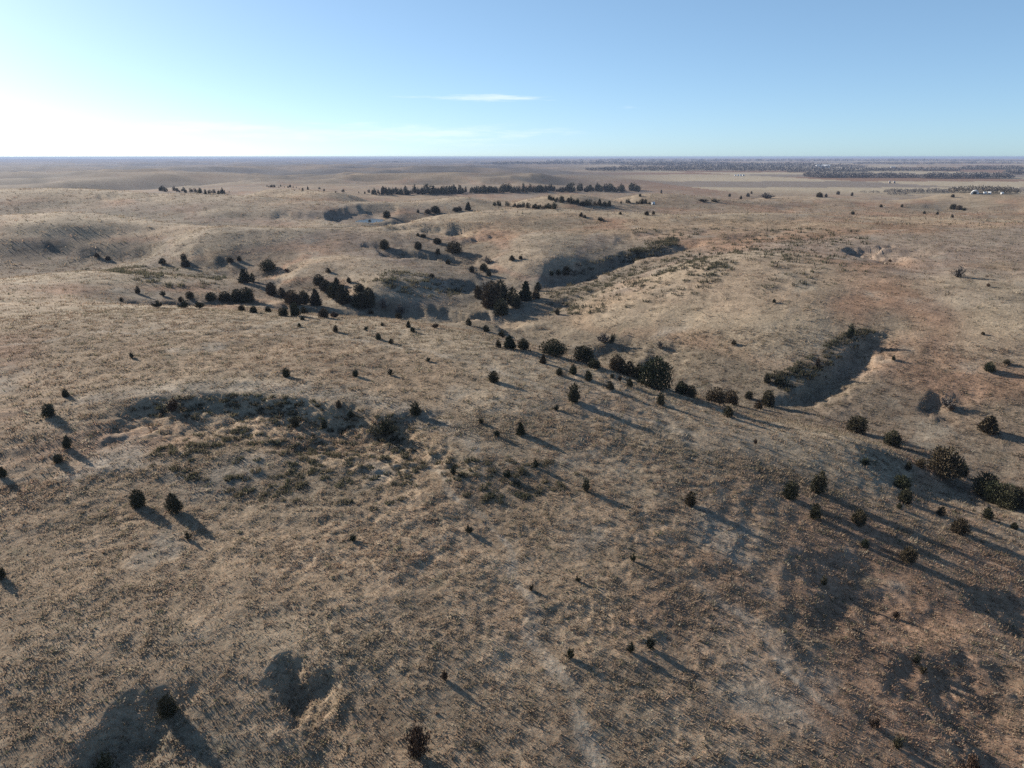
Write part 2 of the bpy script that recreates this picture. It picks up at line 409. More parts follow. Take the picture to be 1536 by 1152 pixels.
def ground(x, y):
    x = np.asarray(x, float); y = np.asarray(y, float)
    a = np.arctan2(x, y); r = np.hypot(x, y)
    i = np.clip(np.searchsorted(AZX, a) - 1, 0, len(AZX) - 2); j = np.clip(np.searchsorted(RR, r) - 1, 0, nR - 2)
    u = (a - AZX[i]) / (AZX[i + 1] - AZX[i]); v = (r - RR[j]) / (RR[j + 1] - RR[j])
    return (ZX[j, i] * (1 - u) + ZX[j, i + 1] * u) * (1 - v) + (ZX[j + 1, i] * (1 - u) + ZX[j + 1, i + 1] * u) * v
TS = np.exp(np.linspace(math.log(38), math.log(20000), 5200))
def hit(px, py):
    """where the line of sight through a pixel meets the ground"""
    d = pix_dir(px, py); h = math.hypot(d[0], d[1]); d = d / h
    zz = CAM_H + d[2] * TS - ground(d[0] * TS, d[1] * TS)
    k = np.argmax(zz < 0)
    if k == 0: k = len(TS) - 1
    t = TS[k - 1] + (TS[k] - TS[k - 1]) * zz[k - 1] / (zz[k - 1] - zz[k])
    x, y = d[0] * t, d[1] * t
    return x, y, float(ground(x, y))

# ------------------------------------------------------------------ colour of the grassland
TRAILS = [([(1040,862),(1075,892),(1110,918),(1150,950),(1180,985),(1220,1030),(1262,1070)], 1.0), ([(1000,331),(1090,322),(1200,323),(1300,325),(1420,327),(1536,330)], 2.2),
          ([(0,520),(150,500),(330,496),(480,505),(620,520),(760,560),(880,610),(1000,640)], .7), ([(640,700),(700,760),(790,880),(800,960),(860,1040),(900,1152)], .6)]
TRAILS = [(np.array([hit(*q)[:2] for q in pl]), w) for pl, w in TRAILS]
def trail(x, y):
    t_ = np.zeros_like(x)
    for pl, w in TRAILS:
        lo, hi = pl.min(0) - 8, pl.max(0) + 8
        m = (x > lo[0]) & (x < hi[0]) & (y > lo[1]) & (y < hi[1])
        if not m.any(): continue
        xs = x[m] + 2.2 * gnoise(x[m] / 9, y[m] / 9, 401); ys = y[m] + 2.2 * gnoise(x[m] / 9, y[m] / 9, 403)
        d = seg_dist(xs, ys, pl, np.zeros(len(pl)))[0]
        ww = w * (.8 + .7 * gnoise(x[m] / 6, y[m] / 6, 405))
        t_[m] = np.maximum(t_[m], (1 - sstep(ww * .5, ww * 1.5 + .3, d)) * np.clip(.75 + .6 * gnoise(x[m] / 4, y[m] / 4, 407), 0, 1))
    return t_
STRAW = np.array((.218, .160, .110)); RUSSET = np.array((.200, .124, .084)); GREY = np.array((.178, .146, .121))
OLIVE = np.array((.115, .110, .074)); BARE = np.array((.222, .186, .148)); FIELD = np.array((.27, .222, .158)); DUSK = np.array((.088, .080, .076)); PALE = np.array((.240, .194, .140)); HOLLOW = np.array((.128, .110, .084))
def mixc_(a, b, t): return a * (1 - t[:, None]) + b * t[:, None]
def tone(x, y, fine=True):
    r = np.hypot(x, y); a = np.arctan2(x, y)
    n1 = fbm(x / 70, y / 70, 4, 201); n2 = fbm(x / 22, y / 22, 3, 203); n3 = fbm(x / 6, y / 6, 3, 205); n4 = fbm(x / 300, y / 220, 3, 207)
    c = np.repeat(STRAW[None], len(x), 0)
    c = mixc_(c, RUSSET, sstep(-.2, .3, n1 + .5 * n2 + .5 * n4) * .85)
    c = mixc_(c, GREY, sstep(-.05, .45, -n1 * .5 + n2 * .4 + n4) * .7)
    c = mixc_(c, OLIVE, sstep(.15, .5, n3 + .3 * n2 - .2) * .45)
    c = mixc_(c, BARE, sstep(.22, .5, fbm(x / 17, y / 17, 4, 209) + .15 * n1) * .75)
    # thin pale grass on the brows, darker growth in the hollows
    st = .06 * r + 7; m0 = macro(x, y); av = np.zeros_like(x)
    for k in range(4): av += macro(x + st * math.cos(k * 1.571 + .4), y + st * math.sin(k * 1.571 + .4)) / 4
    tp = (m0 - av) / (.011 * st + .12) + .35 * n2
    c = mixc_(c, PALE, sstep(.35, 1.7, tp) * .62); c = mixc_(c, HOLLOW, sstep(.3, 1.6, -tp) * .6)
    n5 = fbm(x / 45, y / 45, 5, 213, .65); n6 = fbm(x / 160, y / 160, 4, 215, .6)
    c = c * (1 + .30 * n5 * sstep(150, 420, r) + .34 * n6 * sstep(300, 900, r))[:, None]
    q = (r > 70) & (r < 190) & (a < -.05) & (a > -.75)
    if q.any():
        xs, ys = x[q] + 2.0 * n3[q], y[q] + 2.0 * n2[q]; best = np.full(xs.shape, 1e9); side = np.zeros(xs.shape)
        for k in range(len(SCARP) - 1):
            p0, ab = SCARP[k], SCARP[k + 1] - SCARP[k]; L = math.hypot(*ab)
            t = np.clip(((xs - p0[0]) * ab[0] + (ys - p0[1]) * ab[1]) / L ** 2, 0, 1)
            d = np.hypot(xs - p0[0] - t * ab[0], ys - p0[1] - t * ab[1]); w = d < best
            best = np.where(w, d, best); side = np.where(w, np.sign(ab[0] * (ys - p0[1]) - ab[1] * (xs - p0[0])) * d, side)
        c[q] = mixc_(c[q], BARE * 1.05, sstep(0, 1.5, side) * (1 - sstep(3, 8, side)) * .7)
    c = mixc_(c, BARE * 1.06, trail(x, y) * .75)
    # farmland on the plain: long strips
    pl = sstep(.05, .3, a + .075 * np.log(np.maximum(r, 300) / 1500)) * sstep(1400, 1700, r) * (1 - sstep(1.2, 1.6, a))
    fx, fy = np.floor(x / 620 + y / 5000), np.floor(y / 420)
    hsh = (_hash(fx, fy, 5) & 1023) / 1023.0
    fc = mixc_(np.repeat(FIELD[None], len(x), 0), RUSSET * .8, sstep(.35, .4, hsh)); fc = mixc_(fc, GREY * .85, sstep(.66, .7, hsh)); fc = mixc_(fc, FIELD * .9, sstep(.86, .88, hsh))
    c = mixc_(c, fc, pl)
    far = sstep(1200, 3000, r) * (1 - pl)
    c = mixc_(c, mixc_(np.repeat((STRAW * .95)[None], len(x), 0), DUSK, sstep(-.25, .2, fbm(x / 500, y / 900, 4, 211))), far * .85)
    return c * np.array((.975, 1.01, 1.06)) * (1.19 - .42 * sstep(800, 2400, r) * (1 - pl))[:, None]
def bareness(x, y):
    return np.maximum(trail(x, y), 0) * 1.6 + (1 - trail(x, y)) * sstep(.1, .42, fbm(x / 17, y / 17, 4, 209) + .15 * fbm(x / 70, y / 70, 4, 201))

# ------------------------------------------------------------------ materials
def new_mat(name, rough=1.0, spec=.1):
    m = bpy.data.materials.new(name); m.use_nodes = True
    b = m.node_tree.nodes['Principled BSDF']
    b.inputs['Roughness'].default_value = rough
    b.inputs['Specular IOR Level'].default_value = spec
    return m, m.node_tree, b
def nd(t, typ, **k):
    n = t.nodes.new(typ)
    for a, v in k.items(): setattr(n, a, v)
    return n
def mat_ground():
    m, t, b = new_mat('grassland', 1.0, .05)
    at = nd(t, 'ShaderNodeAttribute', attribute_name='tone')
    geo = nd(t, 'ShaderNodeNewGeometry')
    def noise(s, d, rgh=.6):
        n = nd(t, 'ShaderNodeTexNoise'); n.inputs['Scale'].default_value = s; n.inputs['Detail'].default_value = d; n.inputs['Roughness'].default_value = rgh
        t.links.new(geo.outputs['Position'], n.inputs['Vector']); return n
    n1 = noise(1.6, 6, .7); n2 = noise(.33, 5, .65); n3 = noise(7.0, 4); n4 = noise(.085, 6, .72)
    def ramp(src, lo, hi, a, bb):
        r_ = nd(t, 'ShaderNodeMapRange'); t.links.new(src, r_.inputs[0])
        for i, v in zip((1, 2, 3, 4), (lo, hi, a, bb)): r_.inputs[i].default_value = v
        return r_.outputs[0]
    f = nd(t, 'ShaderNodeMath', operation='MULTIPLY'); t.links.new(ramp(n1.outputs[0], .3, .7, .62, 1.25), f.inputs[0]); t.links.new(ramp(n2.outputs[0], .3, .7, .78, 1.18), f.inputs[1])
    f2 = nd(t, 'ShaderNodeMath', operation='MULTIPLY'); t.links.new(f.outputs[0], f2.inputs[0]); t.links.new(ramp(n4.outputs[0], .32, .68, .72, 1.26), f2.inputs[1])
    hs = nd(t, 'ShaderNodeVectorMath', operation='SCALE'); t.links.new(at.outputs['Color'], hs.inputs[0]); t.links.new(f2.outputs[0], hs.inputs['Scale'])
    # warm and cool flecks
    mx = nd(t, 'ShaderNodeMix', data_type='RGBA', blend_type='MULTIPLY'); mx.inputs['Factor'].default_value = 1
    cr = nd(t, 'ShaderNodeValToRGB'); cr.color_ramp.elements[0].position = .35; cr.color_ramp.elements[0].color = (.86, .98, 1.0, 1); cr.color_ramp.elements[1].position = .65; cr.color_ramp.elements[1].color = (1.14, .98, .86, 1)
    t.links.new(n3.outputs[0], cr.inputs[0]); t.links.new(hs.outputs[0], mx.inputs['A']); t.links.new(cr.outputs[0], mx.inputs['B'])
    t.links.new(mx.outputs['Result'], b.inputs['Base Color'])
    bp = nd(t, 'ShaderNodeBump'); bp.inputs['Strength'].default_value = .4; bp.inputs['Distance'].default_value = .35
    ad = nd(t, 'ShaderNodeMath', operation='ADD'); t.links.new(n1.outputs[0], ad.inputs[0])
    sc_ = nd(t, 'ShaderNodeMath', operation='MULTIPLY'); t.links.new(n2.outputs[0], sc_.inputs[0]); sc_.inputs[1].default_value = 1.6; t.links.new(sc_.outputs[0], ad.inputs[1])
    t.links.new(ad.outputs[0], bp.inputs['Height']); t.links.new(bp.outputs[0], b.inputs['Normal'])
    return m
def mat_grass():
    m, t, b = new_mat('dry_grass', .9, .1)
    at = nd(t, 'ShaderNodeAttribute', attribute_name='tone')
    t.links.new(at.outputs['Color'], b.inputs['Base Color'])
    tr = nd(t, 'ShaderNodeBsdfTranslucent'); t.links.new(at.outputs['Color'], tr.inputs['Color'])
    ms = nd(t, 'ShaderNodeMixShader'); ms.inputs[0].default_value = .42
    t.links.new(b.outputs[0], ms.inputs[1]); t.links.new(tr.outputs[0], ms.inputs[2])
    t.links.new(ms.outputs[0], t.nodes['Material Output'].inputs['Surface'])
    return m
def mat_leaf(name, c0, c1, c2):
    m, t, b = new_mat(name, .8, .15)
    oi = nd(t, 'ShaderNodeObjectInfo'); geo = nd(t, 'ShaderNodeNewGeometry')
    cr = nd(t, 'ShaderNodeValToRGB'); e = cr.color_ramp.elements
    e[0].color = (*c0, 1); e[1].color = (*c2, 1); x = e.new(.55); x.color = (*c1, 1)
    t.links.new(oi.outputs['Random'], cr.inputs[0])
    v = nd(t, 'ShaderNodeMapRange'); t.links.new(geo.outputs['Random Per Island'], v.inputs[0]); v.inputs[3].default_value = .6; v.inputs[4].default_value = 1.45
    s = nd(t, 'ShaderNodeVectorMath', operation='SCALE'); t.links.new(cr.outputs[0], s.inputs[0]); t.links.new(v.outputs[0], s.inputs['Scale'])
    t.links.new(s.outputs[0], b.inputs['Base Color'])
    return m
def mat_plain(name, c, rough=.8, spec=.2, var=.25, scale=3.0):
    m, t, b = new_mat(name, rough, spec)
    tc_ = nd(t, 'ShaderNodeTexCoord'); n = nd(t, 'ShaderNodeTexNoise'); n.inputs['Scale'].default_value = scale; n.inputs['Detail'].default_value = 5
    t.links.new(tc_.outputs['Object'], n.inputs['Vector'])
    v = nd(t, 'ShaderNodeMapRange'); t.links.new(n.outputs[0], v.inputs[0]); v.inputs[1].default_value = .3; v.inputs[2].default_value = .7; v.inputs[3].default_value = 1 - var; v.inputs[4].default_value = 1 + var
    s = nd(t, 'ShaderNodeVectorMath', operation='SCALE'); s.inputs[0].default_value = c; t.links.new(v.outputs[0], s.inputs['Scale'])
    t.links.new(s.outputs[0], b.inputs['Base Color'])
    return m
M_GROUND = mat_ground(); M_GRASS = mat_grass()
M_CEDAR = mat_leaf('cedar_needles', (.056, .060, .033), (.076, .067, .039), (.100, .073, .045))
M_RUST = mat_leaf('rust_twigs', (.082, .052, .036), (.092, .060, .041), (.074, .056, .043))
M_SAGE = mat_leaf('green_brush', (.042, .048, .028), (.060, .060, .036), (.052, .050, .034))
M_BARK = mat_plain('bark', (.06, .048, .038), .95, .05, .35, 6)
M_TWIG = mat_leaf('grey_twigs', (.12, .112, .11), (.14, .127, .118), (.165, .145, .125))
M_WHITE = mat_plain('white_metal', (.62, .62, .61), .5, .3, .06, .5)
M_DARK = mat_plain('dark_opening', (.03, .03, .03), .9, .05, .2, 1)
M_TAN = mat_plain('weathered_metal', (.24, .19, .15), .7, .2, .15, 1)
M_ROOF = mat_plain('grey_roof', (.34, .35, .37), .6, .3, .1, 1)
def mat_water():
    m, t, b = new_mat('pond_water', .26, .6)
    b.inputs['Base Color'].default_value = (.03, .045, .05, 1)
    n = nd(t, 'ShaderNodeTexNoise'); n.inputs['Scale'].default_value = .8; n.inputs['Detail'].default_value = 4
    g = nd(t, 'ShaderNodeNewGeometry'); t.links.new(g.outputs['Position'], n.inputs['Vector'])
    bp = nd(t, 'ShaderNodeBump'); bp.inputs['Strength'].default_value = .02; bp.inputs['Distance'].default_value = .1
    t.links.new(n.outputs[0], bp.inputs['Height']); t.links.new(bp.outputs[0], b.inputs['Normal'])
    return m
M_WATER = mat_water()

# ------------------------------------------------------------------ build the ground sheet
V = np.stack([X, Y, Z], -1).reshape(-1, 3)
ii = np.arange(nR - 1)[:, None] * nA; jj = np.arange(nA)[None]; jn = (jj + 1) % nA
quads = np.stack([ii + jj, ii + nA + jj, ii + nA + jn, ii + jn], -1).reshape(-1, 4)[:, ::-1]
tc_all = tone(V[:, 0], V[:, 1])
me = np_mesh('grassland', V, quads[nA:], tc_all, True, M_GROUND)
ground_o = tag(link('grassland', me), kind='structure')
ground_o['label'] = 'rolling dry prairie grassland with gullies and worn banks'

# pond
th = np.linspace(0, 2 * np.pi, 40, endpoint=False)
pv = [(PC[0] + 12 * math.cos(t) * (1 + .08 * math.sin(3 * t)), PC[1] + 21.5 * math.sin(t), POND_Z) for t in th] + [(PC[0], PC[1], POND_Z)]
pf = [(k, (k + 1) % 40, 40) for k in range(40)]
pond = tag(link('pond', np_mesh('pond', pv, pf, mat=M_WATER)), 'small pond in the hollow of the hills', kind='structure')

# ------------------------------------------------------------------ grass tufts (nobody could count them)
def tufts(cx, cy, rad, hgt, nb, col, seed, wid=1.0, lean=.55):
    """nb blades for each centre, each blade one triangle"""
    g = np.random.default_rng(seed); n = len(cx)
    cz = ground(cx, cy)
    a = g.uniform(0, 2 * np.pi, (n, nb)); q = np.sqrt(g.uniform(0, 1, (n, nb)))
    bx = cx[:, None] + np.cos(a) * q * rad[:, None]; by = cy[:, None] + np.sin(a) * q * rad[:, None]
    bz = cz[:, None] - .06 - .0 * q
    hh = hgt[:, None] * g.uniform(.55, 1.1, (n, nb)) * (1 - .35 * q)
    la = a + g.normal(0, .5, (n, nb)); ll = hh * lean * (.25 + q * g.uniform(.5, 1.3, (n, nb)))
    tip = np.stack([bx + np.cos(la) * ll, by + np.sin(la) * ll, bz + hh], -1)
    w = wid * rad[:, None] * g.uniform(.20, .42, (n, nb)); pa = g.uniform(0, np.pi, (n, nb))
    dx, dy = np.cos(pa) * w * .5, np.sin(pa) * w * .5
    p0 = np.stack([bx - dx, by - dy, bz], -1); p1 = np.stack([bx + dx, by + dy, bz], -1)
    v = np.stack([p0, p1, tip], 2).reshape(-1, 3)
    cc = col[:, None] * g.uniform(.86, 1.14, (n, nb, 1)) * (1 + g.normal(0, .03, (n, nb, 3)))
    cc = np.repeat(cc[:, :, None], 3, 2).reshape(-1, 3)
    return v, cc
def scatter(n, r0, r1, seed, halfang=46):
    g = np.random.default_rng(seed)
    r = np.sqrt(g.uniform(r0 * r0, r1 * r1, n)); a = R(halfang) * g.uniform(-1, 1, n)
    return r * np.sin(a), r * np.cos(a), g
vs, cs = [], []
for (n, r0, r1, nb, s0, s1, seed) in ((120000, 40, 112, 8, .20, .46, 1), (50000, 40, 112, 4, .10, .22, 4), (130000, 104, 215, 5, .26, .60, 2), (95000, 205, 430, 4, .36, .88, 3), (60000, 420, 900, 3, .7, 1.8, 5)):
    x, y, g = scatter(n, r0, r1, seed)
    cl = clump(x, y) if r1 < 200 else fbm(x / (r1 / 90), y / (r1 / 90), 2, 302)
    den = (.30 + .70 * sstep(-.2, .3, cl)) * (1 - .55 * bareness(x, y)) if seed != 4 else np.full(len(x), .9)
    k = g.uniform(0, 1, len(x)) < den; 
    x, y, cl = x[k], y[k], cl[k]
    c = tone(x, y); m = len(x)
    pick = g.uniform(0, 1, m)[:, None]
    red = sstep(-.15, .3, fbm(x / 26, y / 26, 3, 303) + g.normal(0, .18, m))[:, None]
    c = c * .5 + .5 * (np.array((.268, .210, .146)) * (1 - red) + np.array((.238, .158, .108)) * red)
    c = np.where(pick < .10, np.array((.10, .10, .062)), c); c = np.where(pick > .93, np.array((.33, .285, .215)), c)
    rad = g.uniform(s0, s1, m); hg = rad * g.uniform(.5, .95, m) * (.8 + .45 * sstep(-.1, .4, cl)) * (1.0 if r1 < 200 else 1.25 if r1 < 300 else 1.2)
    if r0 > 100: c = c * np.where(g.uniform(0, 1, (m, 1)) < .45, .62, 1.0)      # random darker tufts: specks of tuft shadow put into the blade colour
    v, cc = tufts(x, y, rad, hg, nb, c, seed + 50, 1.1, .95)
    vs.append(v); cs.append(cc)
v = np.concatenate(vs); c = np.concatenate(cs)
print('grass tris', len(v) // 3)
grass = link('prairie_grass', np_mesh('prairie_grass', v, np.arange(len(v)).reshape(-1, 3), c, False, M_GRASS))
tag(grass, 'dry tan and russet bunchgrass covering the near slopes', 'grass', kind='stuff')

# darker olive clumps: fields of low brush on three slopes, too many to count
def field(pixels, n, spread, seed, s0, s1, nb):
    g = np.random.default_rng(seed); xs = []; ys = []
    poly = np.array([hit(*q)[:2] for q in pixels])
    lo, hi = poly.min(0), poly.max(0)
    while len(xs) < n:
        x, y = g.uniform(lo, hi)
        ins = False; j = len(poly) - 1
        for i in range(len(poly)):
            if (poly[i, 1] > y) != (poly[j, 1] > y) and x < (poly[j, 0] - poly[i, 0]) * (y - poly[i, 1]) / (poly[j, 1] - poly[i, 1]) + poly[i, 0]: ins = not ins
            j = i
        if ins and g.uniform() < .25 + .75 * float(sstep(-.2, .25, fbm(np.array([x / spread]), np.array([y / spread]), 2, seed))[0]):
            xs.append(x); ys.append(y)
    x, y = np.array(xs), np.array(ys)
    k = g.uniform(0, 1, n)[:, None]
    col = np.array((.050, .052, .034)) * (1 - k) + np.array((.085, .074, .050)) * k
    rad = g.uniform(s0, s1, n); return tufts(x, y, rad, rad * g.uniform(.85, 1.25, n), nb, col, seed + 9, .9, .5)
for nm, lab, args in (
    ('brush_clumps', 'many low olive brush clumps dotting the hollow below the scarp', ([(330,640),(560,665),(720,690),(840,690),(880,720),(760,760),(560,770),(330,740),(200,690)], 300, 9, 401, .38, .72, 44)),
    ('brush_clumps', 'many small dark brush clumps on the slope beyond the creek', ([(830,470),(900,470),(1050,440),(1110,400),(1050,380),(960,395),(880,415),(820,440)], 560, 20, 402, .6, 1.5, 16)),
    ('brush_clumps', 'many small dark brush clumps on the slope above the left gully', ([(120,400),(230,400),(340,415),(330,432),(240,432),(180,420)], 260, 25, 403, .7, 1.7, 14)),
    ('brush_clumps', 'low brush clumps scattered over the slope between the wooded gullies', ([(560,405),(640,412),(700,430),(680,455),(600,440),(540,425)], 200, 20, 404, .6, 1.5, 14)),
    ('brush_clumps', 'dark brush lining the shaded right gully', ([(1150,565),(1200,545),(1255,508),(1300,486),(1312,496),(1240,555),(1175,590)], 170, 9, 406, .5, 1.2, 24)),
    ('brush_clumps', 'dark brush lining the long gully at centre', ([(840,400),(960,370),(1012,356),(1020,368),(905,400),(845,418)], 200, 14, 407, .8, 1.9, 16)),
    ('brush_clumps', 'brush and coarse grass growing over the broken scarp', ([(170,606),(300,592),(420,592),(540,610),(650,645),(600,668),(450,640),(230,630)], 170, 6, 408, .38, .75, 40)),
    ('brush_clumps', 'dark brush flecks strewn across the broad right hillside', ([(900,345),(1100,340),(1300,345),(1300,420),(1150,440),(1100,380),(950,360)], 420, 30, 405, .7, 1.6, 12)),
):
    v, c = field(*args)
    tag(link(nm, np_mesh(nm, v, np.arange(len(v)).reshape(-1, 3), c, False, M_GRASS)), lab, 'brush', kind='stuff')

# ------------------------------------------------------------------ trees
def spray_mesh(name, centres, normals, size, mat, seed, droop=.0):
    g = np.random.default_rng(seed); n = len(centres)
    vs = []
    for k in range(2):
        t = np.cross(normals, g.normal(size=(n, 3))); t /= np.linalg.norm(t, axis=1)[:, None] + 1e-9
        up = normals + g.normal(0, .35, (n, 3)) + np.array((0, 0, .35)); up /= np.linalg.norm(up, axis=1)[:, None]
        s = size * g.uniform(.6, 1.35, (n, 1))
        a = centres - t * s * .55 - up * s * .2; b = centres + t * s * .55 - up * s * .2
        c = centres + up * s * 1.15 + t * s * g.uniform(-.3, .3, (n, 1)); vs.append(np.stack([a, b, c], 1))
    v = np.concatenate(vs, 1).reshape(-1, 3)
    return v
def crown_points(g, n, prof, lobes, seed, leaders=5):
    """points of a unit tall crown made of several leaders: prof(h) gives the radius at height h"""
    P_, N_ = [], []
    Rm = float(prof(np.linspace(0, 1, 40)).max())
    subs = [(0., 0., 1.0, .80)]
    for k in range(leaders):
        a = g.uniform(0, 2 * np.pi); d = g.uniform(.38, .72) * Rm
        subs.append((math.cos(a) * d, math.sin(a) * d, g.uniform(.48, .93), g.uniform(.42, .66)))
    wsum = sum(q[2] * q[3] ** 1.5 for q in subs)
    for ox, oy, hs, rs in subs:
        m = int(n * hs * rs ** 1.5 / wsum)
        h = g.uniform(0, 1, m * 3); keep = g.uniform(0, 1, m * 3) < np.maximum(prof(h), .05) / .45; h = h[keep][:m]; m = len(h)
        a = g.uniform(0, 2 * np.pi, m)
        lob = 1 + lobes * (.6 * np.sin(a * 3 + seed + h * 6 + ox * 40) + .6 * np.sin(a * 5 - h * 13 + seed * 2) + .6 * np.sin(h * 21 + a * 2 + seed + oy * 50))
        rr = prof(h) * rs * lob * g.uniform(0, 1, m) ** .38 * g.uniform(.85, 1.15, m)
        P_.append(np.stack([ox + np.cos(a) * rr, oy + np.sin(a) * rr, h * hs], -1))
        nn = np.stack([np.cos(a), np.sin(a), .5 + .9 * (h - .4)], -1); N_.append(nn / np.linalg.norm(nn, axis=1)[:, None])
    return np.concatenate(P_), np.concatenate(N_)
def cone(p0, p1, r0, r1, k=6):
    p0, p1 = np.array(p0, float), np.array(p1, float); d = p1 - p0; d = d / (np.linalg.norm(d) + 1e-9)
    u = np.cross(d, (0.3, .9, .1)); u /= np.linalg.norm(u); w = np.cross(d, u)
    t = np.linspace(0, 2 * np.pi, k, endpoint=False)
    ring = np.cos(t)[:, None] * u + np.sin(t)[:, None] * w
    v = np.concatenate([p0 + ring * r0, p1 + ring * r1])
    f = [(i, (i + 1) % k, k + (i + 1) % k, k + i) for i in range(k)]
    return v, np.array(f)
def join(parts):
    vs, fs, o = [], [], 0
    for v, f in parts: vs.append(v); fs.append(np.asarray(f) + o); o += len(v)
    return np.concatenate(vs), np.concatenate(fs)
def limb_set(g, n, top, spread, r0):
    parts = [cone((0, 0, -.06), (0, 0, top * .55), r0, r0 * .6, 7), cone((0, 0, top * .55), (g.normal(0, .02), g.normal(0, .02), top), r0 * .6, r0 * .12, 6)]
    for i in range(n):
        h = top * (.12 + .75 * i / n); a = i * 2.4 + g.uniform(-.4, .4); l = spread * (1 - .7 * i / n) * g.uniform(.7, 1)
        parts.append(cone((0, 0, h), (math.cos(a) * l, math.sin(a) * l, h + l * .55), r0 * .32, r0 * .06, 4))
    return join(parts)
PROFILES = {
 'cone':  lambda h: .30 * np.clip((1.02 - h), 0, 1) ** .75 * np.clip(h / .10 + .35, 0, 1),
 'egg':   lambda h: .38 * np.sin(np.pi * np.clip(.12 + .88 * h, 0, 1) ** .8) ** .75 + .015,
 'round': lambda h: .50 * np.sqrt(np.clip(1 - ((h - .42) / .60) ** 2, 0, 1)),
 'broad': lambda h: .66 * np.sqrt(np.clip(1 - ((h - .34) / .68) ** 2, 0, 1)),
}
PROTO = {}; DIM = {}
def make_cedar(kind, var, n=1700, size=.046):
    g = np.random.default_rng(hash_name(kind) * 31 + var)
    pr = PROFILES[kind]
    p, nn = crown_points(g, n, pr, .22, var * 1.7, {'cone': 2, 'egg': 4, 'round': 7, 'broad': 10}[kind])
    # short side shoots that break the outline, and a leader
    k = 46; h = g.uniform(.05, .93, k); a = g.uniform(0, 2 * np.pi, k); rr = pr(h)
    for j in range(k):
        m = 7; t = np.linspace(.6, g.uniform(.95, 1.25), m)
        q = np.stack([np.cos(a[j]) * rr[j] * t, np.sin(a[j]) * rr[j] * t, h[j] + (t - .75) * .22], -1) + g.normal(0, .010, (m, 3))
        p = np.concatenate([p, q]); nn = np.concatenate([nn, np.repeat([[math.cos(a[j]) * .8, math.sin(a[j]) * .8, .6]], m, 0)])
    m = 16; q = np.stack([g.normal(0, .014, m), g.normal(0, .014, m), np.linspace(.9, 1.02, m)], -1)
    p = np.concatenate([p, q]); nn = np.concatenate([nn, np.repeat([[0, 0, 1.0]], m, 0)])
    v = spray_mesh('crown', p, nn, size, M_CEDAR, var)
    v[:, 2] = np.maximum(v[:, 2], .005)
    crown = np_mesh('crown', v, np.arange(len(v)).reshape(-1, 3), None, False, M_CEDAR)
    tv, tf = limb_set(g, 9, .92, .26, .022)
    DIM[crown.name] = (2 * float(np.percentile(np.hypot(v[:, 0], v[:, 1]), 96.5)), float(v[:, 2].max()))
    return crown, np_mesh('trunk', tv, tf, None, True, M_BARK)
def hash_name(s): return sum(ord(c) * (i + 3) for i, c in enumerate(s))
for kd in PROFILES:
    for vr in range(5): PROTO[kd, vr] = make_cedar(kd, vr, 2900 if kd in ('broad', 'round') else 1700)
def make_small(kd, vr):        # a far tree: crown and trunk in one mesh
    g = np.random.default_rng(900 + hash_name(kd) + vr)
    p, nn = crown_points(g, 290, PROFILES[kd], .2, vr * 2.1, 4)
    v = spray_mesh('c', p, nn, .085, M_CEDAR, vr); v[:, 2] = np.maximum(v[:, 2], .004)
    f = np.arange(len(v)).reshape(-1, 3)
    tv, tf = cone((0, 0, -.1), (0, 0, .7), .03, .01, 5)
    tf = np.concatenate([tf[:, :3], tf[:, [0, 2, 3]]])
    return np_mesh('cedar_tree', np.concatenate([v, tv]), np.concatenate([f, tf + len(v)]), None, False, [M_CEDAR, M_BARK], np.concatenate([np.zeros(len(f)), np.ones(len(tf))]))
SMALL = {(kd, vr): make_small(kd, vr) for kd in PROFILES for vr in range(2)}
def make_shrub(mat, vr, n=900):
    g = np.random.default_rng(700 + vr)
    k = 26; vs = []; P_ = []; N_ = []
    stems = []
    for j in range(k):
        a = g.uniform(0, 2 * np.pi); b = g.uniform(.1, 1.15); L = g.uniform(.6, 1.0) * (1.05 - .2 * b)
        d = np.array((math.cos(a) * math.sin(b) * .95, math.sin(a) * math.sin(b) * .95, math.cos(b)))
        stems.append(cone((d[0] * .05, d[1] * .05, -.05), d * L, .016, .004, 4))
        t = g.uniform(.3, 1.05, n // k)
        P_.append(d[None] * (L * t)[:, None] + g.normal(0, .055, (n // k, 3))); N_.append(np.repeat(d[None], n // k, 0))
    v = spray_mesh('f', np.concatenate(P_), np.concatenate(N_), .07, mat, vr); v[:, 2] = np.maximum(v[:, 2], .0)
    sv, sf = join(stems)
    return np_mesh('foliage', v, np.arange(len(v)).reshape(-1, 3), None, False, mat), np_mesh('stems', sv, sf, None, False, M_BARK)
SHRUB = {}
for vr in range(3):
    SHRUB['rust', vr] = make_shrub(M_RUST, vr); SHRUB['green', vr] = make_shrub(M_SAGE, 10 + vr); SHRUB['dark', vr] = make_shrub(M_CEDAR, 20 + vr); SHRUB['grey', vr] = make_shrub(M_TWIG, 30 + vr, 520)
